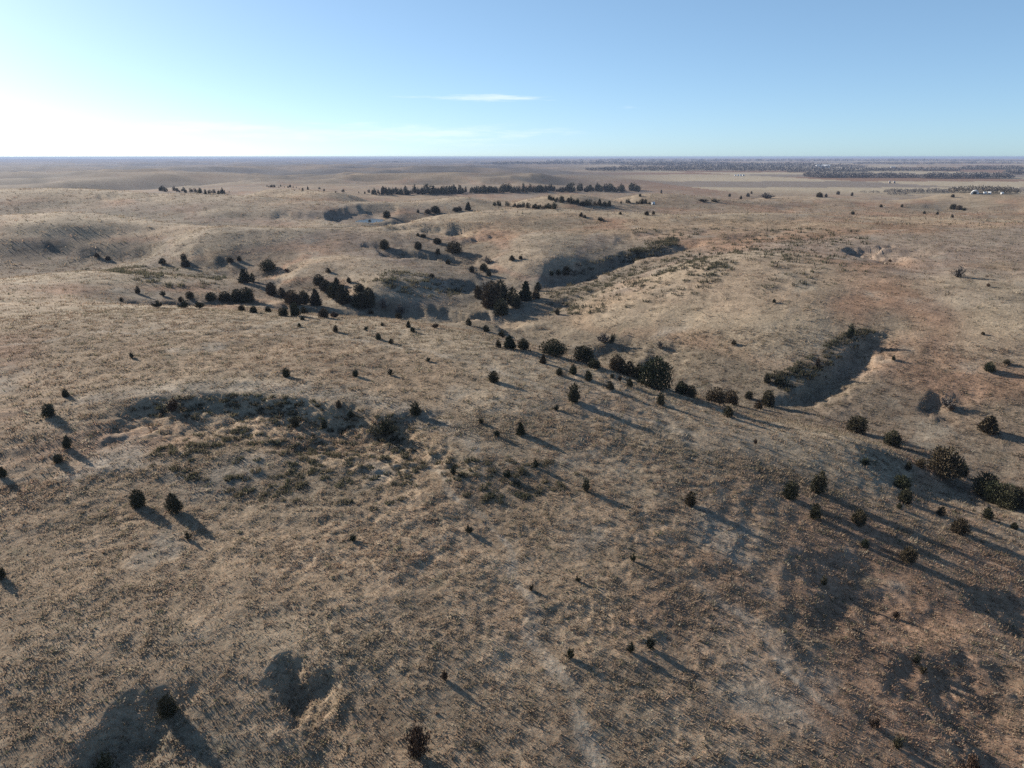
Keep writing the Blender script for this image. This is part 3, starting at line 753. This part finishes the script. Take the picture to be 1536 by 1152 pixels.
def make_bare(vr, n_main=9, thick=.018, twig=7):
    """a leafless tree of unit height: trunk, and limbs ending in twigs"""
    g = np.random.default_rng(1200 + vr)
    trunk = [cone((0, 0, -.08), (.01, 0, .32), thick * 1.6, thick, 7), cone((.01, 0, .32), (.0, .01, .72), thick, thick * .35, 6)]
    tw = []
    for i in range(n_main):
        a = i * 2.4 + g.uniform(-.5, .5); h = .16 + .5 * i / n_main; L = (.42 - .22 * i / n_main) * g.uniform(.8, 1.15)
        e = np.array((math.cos(a) * L, math.sin(a) * L, h + L * g.uniform(.6, 1.0)))
        trunk.append(cone((0, 0, h), e, thick * .55, thick * .16, 4))
        for j in range(twig):
            t = g.uniform(.35, 1); s = np.array((0, 0, h)) * (1 - t) + e * t
            d = (e - np.array((0, 0, h))); d = d / np.linalg.norm(d) + g.normal(0, .5, 3) + np.array((0, 0, .35)); d /= np.linalg.norm(d)
            m = s + d * g.uniform(.10, .2); tw.append((s, m))
            for q in range(4):
                d2 = d + g.normal(0, .55, 3); d2 /= np.linalg.norm(d2); s2 = s + (m - s) * g.uniform(.4, 1); tw.append((s2, s2 + d2 * g.uniform(.06, .14)))
    vs = []
    for s, m in tw:
        d = m - s; u = np.cross(d, g.normal(size=3)); u = u / np.linalg.norm(u) * thick * .28
        vs += [s - u, s + u, m]
    v, f = join(trunk)
    return np_mesh('trunk', v, f, None, False, M_BARK), np_mesh('twigs', np.array(vs), np.arange(len(vs)).reshape(-1, 3), None, False, M_TWIG)
BARE_TREE = [make_bare(k) for k in range(3)]
SAPLING = make_bare(8, 6, .012, 3)

ORD = ['first','second','third','fourth','fifth','sixth','seventh','eighth','ninth','tenth','eleventh','twelfth','thirteenth','fourteenth','fifteenth','sixteenth','seventeenth','eighteenth','nineteenth','twentieth']
def stand(px, top, base, r=None):
    """ground point below a pixel column and the height that reaches the pixel `top`"""
    if r is None:
        x, y, z = hit(px, base); r_ = math.hypot(x, y)
    elif r == 'b':                      # just over the brow that hides its foot
        x, y, z = hit(px, base); r_ = math.hypot(x, y); q = (r_ + 3.5) / r_; r_ += 3.5; x, y = x * q, y * q; z = float(ground(x, y))
    else:
        d = pix_dir(px, base); h = math.hypot(d[0], d[1]); x, y = d[0] / h * r, d[1] / h * r; z = float(ground(x, y)); r_ = r
    d = pix_dir(px, top); h = math.hypot(d[0], d[1])
    zt = CAM_H + d[2] / h * r_
    return x, y, z, max(zt - z, .35)
cnt = [0]
def put(kind, px, top, base, width=None, r=None):
    """kind: cedar cone/egg/round/broad, shrub rust/green/dark/grey, bare"""
    cnt[0] += 1; k = cnt[0]
    x, y, z, hgt = stand(px, top, base, r)
    rnd = random.Random(k * 7919)
    if kind == 'egg' and width and width / (base - top) > .74 and k % 2: kind = 'round'
    if kind in PROFILES:
        a, b = PROTO[kind, k % 5]; o = link('cedar_tree', None); names = ('crown', 'trunk'); unit = DIM[a.name][0]; hgt /= DIM[a.name][1]
    elif kind in ('bare', 'sapling'):
        a, b = BARE_TREE[k % 3] if kind == 'bare' else SAPLING; o = link('bare_tree', None); names = ('trunk', 'twigs'); unit = .9
    else:
        a, b = SHRUB[kind, k % 3]; o = link('shrub', None); names = ('foliage', 'stems'); unit = 1.7
    o.location = (x, y, z); o.rotation_euler = (rnd.uniform(-.05, .05), rnd.uniform(-.05, .05), rnd.uniform(0, 6.28))
    sx = hgt
    if width: sx = width / F * math.sqrt(x * x + y * y + (CAM_H - z) ** 2) * math.cos(math.atan((px - 768) / F)) / unit
    o.scale = (sx * rnd.uniform(.94, 1.06), sx * rnd.uniform(.94, 1.06), hgt)
    o.empty_display_size = .2
    link(names[0], a, o); link(names[1], b, o)
    return o
# clusters: a phrase that places them, what they are called, then (kind, pixel x, top, base, width, range)
CLUSTERS = [
 ('in the creek row behind the near spur', 'creek row cedars', [
  ('egg',747,509,526,None,'b'),('cone',764,502,527,22,'b'),('egg',785,507,528,20,'b'),('broad',830,507,536,38,'b'),('round',875,517,546,30,'b'),('round',890,537,556,20,'b'),
  ('round',926,531,560,26,'b'),('egg',943,540,566,22,'b'),('broad',981,532,585,50,'b'),('egg',957,545,572,20,'b'),('round',1021,570,594,20,'b'),('round',1037,577,598,17,'b'),('broad',1073,579,606,30,'b'),('broad',1095,583,608,24,'b')]),
 ('on the valley floor right of the creek row', 'valley floor cedars', [
  ('egg',1123,586,598,12,None),('egg',1137,599,613,13,None),('round',1150,583,608,20,None),('egg',1150,560,574,11,None),('egg',1167,562,577,12,None)]),
 ('standing along the creek at the far right', 'creek cedars at the right', [
  ('round',1285,622,648,30,None),('round',1337,643,668,25,None),('broad',1415,666,712,50,None),('egg',1442,692,714,18,None),('round',1476,706,742,34,None),('round',1488,718,752,26,None),('broad',1510,722,760,40,None),('round',1531,728,762,30,None)]),
 ('on the bright slope beyond the creek at right', 'cedars on the right slope', [
  ('cone',1482,621,649,27,None),('egg',1483,541,557,16,None),('egg',1509,538,546,10,None),('egg',1340,532,540,6,None),('egg',1101,509,517,8,None),('egg',1474,497,502,5,None),('egg',1161,448,454,5,None)]),
 ('scattered over the right end of the near spur', 'cedars on the near spur', [
  ('egg',1185,720,747,21,None),('egg',1227,704,739,23,None),('egg',1222,753,778,17,None),('round',1288,762,786,22,None),('round',1352,711,732,24,None),('round',1358,730,753,20,None),('egg',1362,691,704,11,None),('egg',1381,686,702,14,None),
  ('egg',1411,758,773,13,None),('egg',1480,758,778,16,None),('round',1440,775,800,24,None),('egg',1348,753,763,8,None),('egg',1521,783,793,10,None),('egg',1297,808,820,12,None),('round',1361,818,842,22,None)]),
 ('dotting the upper edge of the near spur', 'cedars along the spur edge', [
  ('cone',815,531,545,11,None),('egg',839,551,562,12,None),('egg',860,546,561,13,None),('egg',882,555,571,12,None),('egg',915,571,584,13,None),('egg',918,560,567,6,None),('egg',944,566,580,11,None),
  ('egg',860,572,602,19,None),('egg',991,588,607,14,None),('egg',1091,608,625,17,None),('egg',740,555,572,18,None)]),
 ('peppering the crest of the near hill', 'cedars on the hill crest', [
  ('egg',598,468,478,10,None),('cone',613,480,491,8,None),('egg',619,490,498,8,None),('egg',703,477,488,10,None),('egg',729,487,497,11,None),('egg',753,495,506,11,None),('egg',567,499,509,9,None),('egg',587,507,515,9,None),
  ('egg',503,487,498,8,None),('egg',449,484,490,6,None),('egg',454,474,480,7,None),('egg',556,463,471,9,None),('egg',430,551,565,11,None),('egg',533,554,564,10,None)]),
 ('on the near slope around the scarp', 'cedars around the scarp', [
  ('egg',99,583,595,10,None),('round',72,605,624,20,None),('egg',102,651,672,13,None),('round',88,680,693,14,None),('egg',207,732,760,22,None),('egg',260,737,768,24,None),('egg',623,601,622,18,None),('cone',781,632,652,15,None),('egg',1037,736,757,16,None),
  ('egg',443,624,640,12,None),('egg',508,599,612,9,None),('egg',487,628,642,9,None)]),
 ('close below the camera', 'cedars in the foreground', [
  ('round',252,1040,1072,24,None),('egg',3,698,716,14,None),('egg',2,848,868,14,None)]),
 ('in the round clump at the meeting of gullies', 'clump at the gully junction', [
  ('round',717,427,448,15,None),('round',737,419,461,32,None),('egg',752,418,450,20,None),('round',752,446,473,20,None),('egg',770,428,457,20,None),('cone',788,420,450,20,None),('egg',807,422,436,11,None),('egg',804,434,448,12,None),('round',773,440,462,16,None)]),
 ('above the round clump of trees', 'cedars above the clump', [
  ('egg',673,388,396,9,None),('egg',708,398,408,8,None),('round',726,394,406,13,None),('egg',733,402,414,8,None),('egg',768,382,391,9,None),('egg',781,383,389,6,None),('egg',836,462,472,7,None),('egg',648,410,416,8,None)]),
 ('at the mouth of the long dark gully', 'cedars at the gully mouth', [('egg',837,403,412,9,None),('egg',849,398,412,11,None),('egg',828,406,413,7,None)]),
 ('along the shaded bank below the pond', 'cedars on the shaded bank', [
  ('round',577,358,374,15,None),('egg',627,361,374,11,None),('round',656,356,365,13,None),('broad',680,360,379,24,None),('egg',657,372,381,7,None),('egg',635,350,356,8,None),('egg',627,349,354,6,None)]),
 ('in the right half of the left valley wood', 'left valley wood, right half', [
  ('round',479,410,428,18,None),('round',489,419,437,18,None),('egg',505,415,430,11,None),('egg',500,422,447,20,None),('cone',515,425,455,24,None),('cone',474,432,458,20,None),('round',539,424,438,16,None),('round',553,430,452,18,None),('round',536,436,461,18,None),('round',551,434,461,22,None),('egg',524,415,424,8,None),('egg',492,401,409,8,None),('egg',545,438,462,18,None)]),
 ('in the left half of the left valley wood', 'left valley wood, left half', [
  ('round',408,422,443,17,None),('egg',423,430,447,14,None),('round',436,433,456,22,None),('round',456,435,456,17,None),('round',446,440,457,18,None),('round',443,452,474,16,None),('egg',425,460,474,15,None),('egg',456,459,471,12,None),('egg',486,461,476,15,None),
  ('round',371,429,453,22,None),('round',356,432,452,18,None),('round',338,436,451,20,None),('round',318,437,450,18,None),('egg',285,436,448,12,None),('egg',402,459,468,10,None),('egg',380,458,469,11,None),('egg',363,457,467,11,None),('egg',272,444,452,8,None)]),
 ('up the left gully above the wood', 'cedars up the left gully', [
  ('cone',366,402,424,20,None),('egg',379,408,423,9,None),('broad',403,388,406,24,None),('egg',359,383,391,7,None),('egg',346,385,394,9,None),('round',279,388,400,13,None),('egg',276,380,391,9,None),('egg',244,386,396,11,None),('egg',162,384,390,7,None),('egg',146,379,386,8,None),('egg',207,428,440,8,None),('egg',183,445,452,6,None)]),
 ('on the bare ridge left of the far tree belt', 'cedars by the pond ridge', [
  ('round',580,315,327,11,None),('round',653,308,319,14,None),('egg',642,313,320,9,None),('egg',684,310,317,10,None),('egg',689,309,316,8,None),('cone',703,302,315,10,None),('egg',627,314,319,5,None),('egg',555,329,334,5,None)]),
 ('lined along the pale ridge top at centre', 'cedars on the centre ridge', [
  ('egg',872,318,325,6,None),('egg',877,322,327,5,None),('egg',930,317,322,5,None),('egg',970,316,323,8,None),('egg',980,316,322,5,None),('egg',992,284,290,3,None),('egg',960,290,295,4,None)]),
 ('on the rolling ground at the upper right', 'cedars at the upper right', [
  ('egg',1429,291,296,5,None),('round',1429,305,314,9,None),('round',1438,307,315,9,None),('egg',1446,311,316,6,None),('egg',1321,306,311,5,None),('egg',1279,316,322,5,None),('egg',1406,317,322,4,None),('egg',1428,321,327,5,None),('egg',1353,306,311,4,None),('egg',1094,290,295,4,None),('egg',1111,293,299,4,None),('egg',1122,289,295,5,None),('egg',1127,286,291,3,None),
  ('egg',1257,286,292,5,None),('egg',1278,288,294,4,None),('round',1229,288,296,9,None),('egg',1239,290,296,5,None),('egg',1386,316,321,4,None)]),
]
def size_word(px_h):
    return 'tiny' if px_h < 9 else 'small' if px_h < 15 else 'middle-sized' if px_h < 26 else 'large'
SHAPE = {'cone': 'pointed', 'egg': 'upright', 'round': 'rounded', 'broad': 'broad'}
for phrase, grp, trees in CLUSTERS:
    order = sorted(range(len(trees)), key=lambda i: trees[i][1])
    for rank, i in enumerate(order):
        kd, px, top, base, wd, rg = trees[i]
        o = put(kd, px, top, base, wd, rg)
        tag(o, f'{SHAPE[kd]} {size_word(base - top)} cedar, {ORD[rank]} from left {phrase}', 'tree', grp)
SHRUBS = [
 ('rust',260,596,617,22,'reddish brown shrub growing from the top of the scarp'),
 ('dark',580,626,652,44,'wide dark bush in the shaded hollow at the scarp end'),
 ('rust',627,1082,1134,48,'large rusty brown shrub at the bottom edge left of centre'),
 ('rust',667,1004,1020,14,'small rusty shrub upslope from the large brown one'),
 ('dark',949,828,842,12,'small dark shrub alone on the grassy slope near centre right'),
 ('dark',797,877,885,14,'low dark tuft beside the bare pale patch in the foreground'),
 ('dark',867,864,872,12,'low dark tuft right of the bare pale patch in the foreground'),
 ('green',975,957,973,24,'green brush clump in the foreground, right one of a pair'),
 ('green',946,962,978,18,'green brush clump in the foreground, left one of a pair'),
 ('green',855,972,987,20,'single green brush clump left of the foreground pair'),
 ('dark',1236,862,878,13,'small dark shrub above the shaded hollow at right'),
 ('rust',1344,914,928,14,'small brown shrub with a shadow, right of the shaded hollow'),
 ('rust',1311,1073,1092,18,'rusty shrub at lower right, upper one of two in line'),
 ('dark',1345,1104,1122,18,'dark shrub at lower right, lower one of two in line'),
 ('green',1374,980,994,20,'pale green clump on the right slope, upper of two'),
 ('dark',1384,997,1010,18,'dark clump on the right slope, lower of two'),
 ('rust',1454,1130,1160,40,'brown shrub cut by the bottom edge at lower right'),
 ('dark',157,1130,1160,34,'dark bush cut by the bottom edge at lower left'),
 ('dark',879,716,737,20,'spiky dark shrub on the slope below the spur'),
 ('green',745,645,655,18,'low green shrub left below the pointed cedar on the slope'),
 ('green',804,688,701,16,'low green shrub at the right end of the brush hollow'),
 ('green',762,703,717,22,'broad green shrub in the brush hollow below the scarp end'),
 ('green',680,698,712,16,'rounded green clump in the middle of the brush hollow'),
 ('green',834,607,615,16,'small green clump on the brown slope under the spur cedars'),
 ('dark',704,788,799,18,'low dark clump below the brush hollow, right one'),
 ('dark',529,801,811,18,'low dark clump below the brush hollow, left one'),
 ('dark',282,797,808,14,'small dark bush downslope of the two shadowed cedars'),
 ('green',642,535,542,12,'small green tuft alone high on the near hill'),
 ('green',586,553,563,14,'spindly green tuft on the near hill beside a small cedar'),
 ('green',198,528,537,12,'lone low tuft on the pale top of the near hill'),
 ('rust',653,484,492,15,'low wide brown bush on the crest right of a thin cedar'),
 ('dark',573,483,489,10,'low dark bush on the crest, right of two'),
 ('dark',549,489,495,12,'low dark bush on the crest, left of two'),
 ('rust',502,467,476,18,'low reddish thicket at the foot of the left valley wood'),
 ('dark',237,449,461,20,'dark bush at the left end of the shaded lower gully'),
 ('dark',277,450,462,22,'dark bush in the middle of the shaded lower gully'),
 ('dark',300,452,462,22,'dark bush at the right end of the shaded lower gully'),
 ('dark',245,435,444,13,'low dark bush on the left slope above the lower gully'),
 ('grey',732,384,396,18,'leafless grey bush above the round clump of trees'),
 ('grey',1437,399,416,26,'leafless grey thicket alone on the right hillside'),
 ('grey',1420,592,610,32,'leafless grey thicket in the dark pit at right'),
 ('rust',1426,607,616,11,'small brown bush at the lower lip of the dark pit'),
 ('rust',1482,424,430,8,'small reddish bush right of the grey thicket on the hillside'),
 ('grey',906,497,514,28,'leafless grey thicket on the slope above the creek row'),
 ('dark',918,500,515,14,'dark bush at the right of the grey thicket above the creek'),
 ('grey',990,512,522,18,'thin grey brush in the small slip above the big creek cedar'),
 ('rust',1226,536,552,12,'brown bush on the floor of the shaded right gully'),
 ('green',1275,485,507,20,'tall green bush at the rim of the shaded right gully'),
 ('rust',1133,657,666,8,'tiny brown bush on the smooth right flank of the spur'),
 ('green',1297,686,698,20,'low green brush above the slip at the spur end'),
 ('rust',930,562,571,9,'tiny brown bush in the gap of the spur edge cedars'),
 ('rust',1335,388,393,7,'tiny reddish bush by the dark blowout on the right hill'),
 ('dark',900,325,331,16,'low dark thicket on the pale ridge top at centre'),
 ('grey',1150,289,298,30,'grey leafless brush patch behind the upper right ridge'),
 ('dark',722,626,635,14,'low dark tuft between the scarp end and pointed cedar'),
 ('dark',527,614,626,16,'dark bush against the shaded face of the scarp'),
 ('rust',430,402,408,12,'brown thicket at the bend of the left gully'),
 ('dark',1055,298,303,20,'low dark hedge-like bush row on the right ridge, left piece'),
 ('dark',1072,298,303,18,'low dark hedge-like bush row on the right ridge, right piece'),
 ('grey',600,455,470,24,'leafless grey brush in the shaded gully below the clump'),
 ('grey',575,448,462,22,'leafless grey brush right of the left valley wood'),
]
for kd, px, top, base, wd, lab in SHRUBS: tag(put(kd, px, top, base, wd), lab, 'shrub', None)
tag(put('sapling', 1150, 325, 355, 16), 'thin leafless sapling standing alone on the upper right hillside', 'tree')
tag(put('bare', 1411, 1036, 1056, 8), 'bare dead stalk sticking up on the lower right slope', 'dead plant')

# far tree belts: single cedars, too small to show their parts
def far_tree(px, base, hpx, label, group, r=None):
    x, y, z = hit(px, base) if r is None else (None,) * 3
    rg = math.hypot(x, y); h = hpx / F * rg
    kd = random.choice(['egg', 'round', 'cone', 'egg', 'round']); o = link('cedar_tree', SMALL[kd, random.randrange(2)])
    o.location = (x, y, z); o.rotation_euler = (0, 0, random.uniform(0, 6.28)); w = h * random.uniform(.8, 1.15); o.scale = (w, w, h)
    tag(o, label, 'tree', group)
def belt(path, n, hpx, spread, label, group):
    seg = np.array(path, float); L = np.concatenate([[0], np.cumsum(np.hypot(*np.diff(seg, axis=0).T))])
    for i in range(n):
        s = random.uniform(0, L[-1]); k = min(np.searchsorted(L, s, 'right') - 1, len(seg) - 2); t = (s - L[k]) / (L[k + 1] - L[k])
        p = seg[k] * (1 - t) + seg[k + 1] * t
        far_tree(p[0] + random.gauss(0, 1), p[1] + random.uniform(-spread, spread), hpx * random.uniform(.65, 1.25), label, group)
FARW = []
def belt(path, n, hpx, spread, label, group, extra=0):
    seg = np.array(path, float); L = np.concatenate([[0], np.cumsum(np.hypot(*np.diff(seg, axis=0).T))])
    for i in range(n + extra):
        s = random.uniform(0, L[-1]); k = min(np.searchsorted(L, s, 'right') - 1, len(seg) - 2); t = (s - L[k]) / (L[k + 1] - L[k])
        p = seg[k] * (1 - t) + seg[k + 1] * t
        q = (p[0] + random.gauss(0, 1), p[1] + random.uniform(-spread, spread * .6), hpx * random.choice((.45, .7, .85, 1.0, 1.25)) * random.uniform(.85, 1.15))
        if i < n: far_tree(q[0], q[1], q[2] * .85, label, group)
        else: FARW.append((q[0], q[1], q[2] * .75))
belt([(560,292),(640,291),(720,289),(800,288),(880,287),(958,287)], 40, 10.5, 2.0, 'dark cedar in the longest far tree belt, one of many lined up there', 'far long tree belt', 210)
belt([(740,308),(770,311),(810,313),(835,313)], 12, 8.5, 1.6, 'dark cedar in the left wing of the second far tree belt', 'second far belt, left wing', 26)
belt([(820,300),(850,304),(880,308),(915,309)], 18, 8, 2.6, 'dark cedar in the dense middle of the second far tree belt', 'second far belt, middle', 46)
belt([(932,305),(950,306),(975,306)], 8, 7, 1.2, 'dark cedar in the right tip of the second far tree belt', 'second far belt, right tip', 6)
belt([(232,286),(270,288),(310,290),(350,290)], 16, 6.5, 2.4, 'dark cedar in the scattered grove at the far left', 'far left grove', 22)
belt([(398,281),(425,281),(452,282)], 6, 4.5, 1, 'dark cedar in the short far row left of centre', 'short far row', 8)
belt([(430,285),(490,287),(560,291),(600,284)], 8, 5, 3, 'dark cedar strewn on the far slope before the longest belt', 'strewn far cedars', 12)
VV = []
for (px, base, hpx) in FARW:
    x, y, z = hit(px, base); rg = math.hypot(x, y); h = hpx / F * rg; w = h * random.uniform(.85, 1.3)
    me_ = SMALL[random.choice(['egg', 'round', 'egg', 'cone']), random.randrange(2)]
    co = np.empty(len(me_.vertices) * 3, np.float32); me_.vertices.foreach_get('co', co); co = co.reshape(-1, 3)[:-10]
    a = random.uniform(0, 6.28); VV.append(np.stack([(co[:, 0] * math.cos(a) - co[:, 1] * math.sin(a)) * w + x, (co[:, 0] * math.sin(a) + co[:, 1] * math.cos(a)) * w + y, co[:, 2] * h + z], -1))
VV = np.concatenate(VV); VV = VV[:len(VV) // 3 * 3]
tag(link('cedar_woodland', np_mesh('cedar_woodland', VV, np.arange(len(VV)).reshape(-1, 3), None, False, M_CEDAR)), 'dense dark cedar woods filling the far tree belts', 'woodland', kind='stuff')

# woods of the plain: grey leafless cottonwoods that read as masses
def wood(label, strips, seed, wf=1.0):
    """strips: (px0, px1, base pixel, rows deep in metres, tree height in metres, count)"""
    g = random.Random(seed); vs = []; fs = []; mi = []; o = 0
    bases = []
    gg = np.random.default_rng(seed)
    for (x0, x1, py, deep, hh, n) in strips:
        for i in range(n):
            px = g.uniform(x0, x1); edge = min(px - x0, x1 - px) / (x1 - x0)
            q = hit(px, py); rg = math.hypot(q[0], q[1]) + g.uniform(0, deep)
            a = math.atan2(q[0], q[1]); x, y = rg * math.sin(a), rg * math.cos(a)
            bases.append((x, y, float(ground(x, y)), hh * g.uniform(.6, 1.15) * (.65 + .35 * min(1, edge * 8))))
    V_ = []
    for (x, y, z, h) in bases:
        m = 44
        d = gg.normal(size=(m, 3)); d /= np.linalg.norm(d, axis=1)[:, None]; q = gg.uniform(.3, 1, (m, 1)) ** .5
        c = d * q * np.array((.42 * wf, .42 * wf, .40)) * h + np.array((0, 0, .56 * h))
        s = h * gg.uniform(.08, .18, (m, 1)) * (.6 + .4 * wf); t = gg.normal(size=(m, 3)); t /= np.linalg.norm(t, axis=1)[:, None]
        u = d + np.array((0, 0, .8)) + gg.normal(0, .3, (m, 3)); u /= np.linalg.norm(u, axis=1)[:, None]
        tri = np.stack([c - t * s * .6, c + t * s * .6, c + u * s * 1.2], 1).reshape(-1, 3)
        tr = np.array([(-.03 * h, 0, -.5), (.03 * h, 0, -.5), (0, 0, .7 * h), (0, -.03 * h, -.5), (0, .03 * h, -.5), (0, 0, .7 * h)])
        V_.append(np.concatenate([tri, tr]) + np.array((x, y, z)))
    v = np.concatenate(V_)
    return tag(link('woodland', np_mesh('woodland', v, np.arange(len(v)).reshape(-1, 3), None, False, M_TWIG)), label, 'woodland', kind='stuff')
wood('grey leafless wood in front of the white arched barn', [(1325,1420,290,60,7.5,150),(1400,1536,290,60,7,190),(1290,1320,290,30,5,20),(1330,1362,293,20,5,36)], 21)
wood('long grey tree belt beyond the pale field at right', [(1215,1380,267,120,15,330),(1380,1520,268,120,17,300),(1505,1536,262,150,17,60),(1205,1262,266,140,17,130)], 22, 1.5)
wood('hazy blue woods on the plain under the horizon', [(880,1240,257,500,18,560),(1180,1300,259,300,18,150),(1260,1440,257,200,16,260),(1440,1536,255,300,18,200),(1000,1300,253,700,20,320),(700,1100,247,900,24,420),(930,1250,250,900,22,420),(1280,1400,247,700,20,120),(1390,1536,246,700,20,120),(820,1536,243,1500,30,420),(560,620,244,500,16,40),(725,760,246,300,16,30)], 23, 2.4)

# ------------------------------------------------------------------ far farm buildings
def box_mesh(w, d, h, z0=0.0):
    v = [(sx * w / 2, sy * d / 2, z) for z in (z0, z0 + h) for sx, sy in ((-1, -1), (1, -1), (1, 1), (-1, 1))]
    return v, [(0, 3, 2, 1), (4, 5, 6, 7), (0, 1, 5, 4), (1, 2, 6, 5), (2, 3, 7, 6), (3, 0, 4, 7)]
def root(name, px, py, label, cat, group=None, rz=0):
    x, y, z = hit(px, py); o = link(name, None, None, (x, y, z)); o.rotation_euler = (0, 0, rz - math.atan2(x, y))
    tag(o, label, cat, group); return o, math.hypot(x, y) / F
def quonset(px, py, wpx, label):
    o, u = root('arched_barn', px, py, label, 'barn')
    w = wpx * u; R_ = w / 2; n = 18; L = w * 1.8; t = .12
    vs = []
    for yy in (0, L):
        for rr in (R_, R_ - w * .06):
            for k in range(n + 1):
                a = math.pi * k / n; vs.append((math.cos(a) * rr, yy, math.sin(a) * rr * 1.12 - .3))
    m = n + 1; fs = []
    for k in range(n):
        fs += [(k, k + 1, 2 * m + k + 1, 2 * m + k), (m + k + 1, m + k, 3 * m + k, 3 * m + k + 1), (k + 1, k, m + k, m + k + 1), (2 * m + k, 2 * m + k + 1, 3 * m + k + 1, 3 * m + k)]
    link('shell', np_mesh('shell', vs, fs, None, False, M_WHITE), o)
    # front wall: white with a dark tall opening
    vs = []; fs = []; hw = w * .2; hd = w * .34
    for k in range(n + 1):
        a = math.pi * k / n; x_, z_ = math.cos(a) * R_ * .95, math.sin(a) * R_ * 1.06
        s = min(hw / max(abs(x_), 1e-6), hd / max(z_, 1e-6), 1)
        vs += [(x_, w * .08, z_), (x_ * s, w * .08, z_ * s)]
    fs = [(2 * k, 2 * k + 2, 2 * k + 3, 2 * k + 1) for k in range(n)]
    link('front_wall', np_mesh('front_wall', vs, fs, None, False, M_WHITE), o)
    v, f = box_mesh(hw * 2.1, .1, hd * 1.05); v = [(a, b + w * .14, c) for a, b, c in v]
    link('doorway', np_mesh('doorway', v, f, None, False, M_DARK), o)
def shed(px, py, wpx, hpx, label, group=None, mat=None, rz=.2):
    o, u = root('farm_shed', px, py, label, 'shed', group, rz)
    w, h = wpx * u, hpx * u; d = w * .6
    v, f = box_mesh(w, d, h * .68 + .6, -.6); link('wall', np_mesh('wall', v, f, None, False, mat or M_WHITE), o)
    e = h * .68; ov = w * .03
    v = [(-w / 2 - ov, -d / 2 - ov, e), (w / 2 + ov, -d / 2 - ov, e), (w / 2 + ov, d / 2 + ov, e), (-w / 2 - ov, d / 2 + ov, e), (-w / 2 - ov, 0, h), (w / 2 + ov, 0, h)]
    f4 = [(0, 1, 5, 4), (2, 3, 4, 5), (0, 3, 2, 1), (1, 2, 5, 5), (3, 0, 4, 4)]
    me = bpy.data.meshes.new('roof'); me.from_pydata(v, [], [(0, 1, 5, 4), (2, 3, 4, 5), (0, 3, 2, 1), (1, 2, 5), (3, 0, 4)]); me.materials.append(M_ROOF if mat else M_WHITE)
    link('roof', me, o)
    v, f = box_mesh(w * .3, .08, h * .45); v = [(a, b - d / 2 - .045, c) for a, b, c in v]
    link('door', np_mesh('door', v, f, None, False, M_DARK), o)
def grain_bin(px, py, wpx, hpx, label):
    o, u = root('grain_bin', px, py, label, 'bin', 'pair of bins on the pale field')
    r, h = wpx * u / 2, hpx * u
    v, f = cone((0, 0, -.5), (0, 0, h * .7), r, r, 20); link('wall', np_mesh('wall', v, f, None, False, M_TAN), o)
    v, f = cone((0, 0, h * .7), (0, 0, h), r * 1.05, r * .12, 20); link('roof', np_mesh('roof', v, f, None, False, M_ROOF), o)
quonset(1462, 291.5, 9, 'white arched barn with dark doorway among the grey trees')
shed(1477, 291.5, 3.4, 3.2, 'small pale shed just right of the arched barn')
shed(1484, 291.5, 3.2, 3.2, 'second small pale shed right of the arched barn', None, None, -.3)
shed(1503, 291.5, 2.8, 2.8, 'farthest right small pale shed past the arched barn')
grain_bin(1334, 275, 2.8, 3.2, 'left one of two brown bins on the pale field')
grain_bin(1341, 275, 2.8, 3.2, 'right one of two brown bins on the pale field')
shed(1228, 252, 7, 4.2, 'long white shed under the horizon, left of two')
shed(1239, 252, 9, 4.4, 'long white shed under the horizon, right of two', None, None, -.1)
shed(1339, 254, 5, 3.4, 'white shed among the hazy trees at right')
for k, px in enumerate((1103, 1107, 1111, 1115)): shed(px, 264, 2.4, 2, ('leftmost', 'second', 'third', 'rightmost')[k] + ' of four pale huts in a row on the far pasture', 'row of pale huts', None, .1 * k)
shed(980, 307, 4, 4, 'small white hut at the right tip of the second tree belt')

# ------------------------------------------------------------------ the air
v, f = box_mesh(72000, 72000, CAM_H + 4 - (float(Z.min()) - 1.5), float(Z.min()) - 1.5)
hz = bpy.data.materials.new('haze'); hz.use_nodes = True; ht = hz.node_tree; ht.nodes.clear()
ho = nd(ht, 'ShaderNodeOutputMaterial'); pvn = nd(ht, 'ShaderNodeVolumePrincipled')
pvn.inputs['Color'].default_value = (.255, .33, .50, 1); pvn.inputs['Density'].default_value = HAZE_DENSITY; pvn.inputs['Anisotropy'].default_value = .1
ht.links.new(pvn.outputs[0], ho.inputs['Volume'])
haze = tag(link('haze', np_mesh('haze', v, f, None, False, hz)), 'thin blue haze over the whole prairie', kind='stuff')
print('z range', Z.min(), Z.max(), 'objects', len(bpy.data.objects))
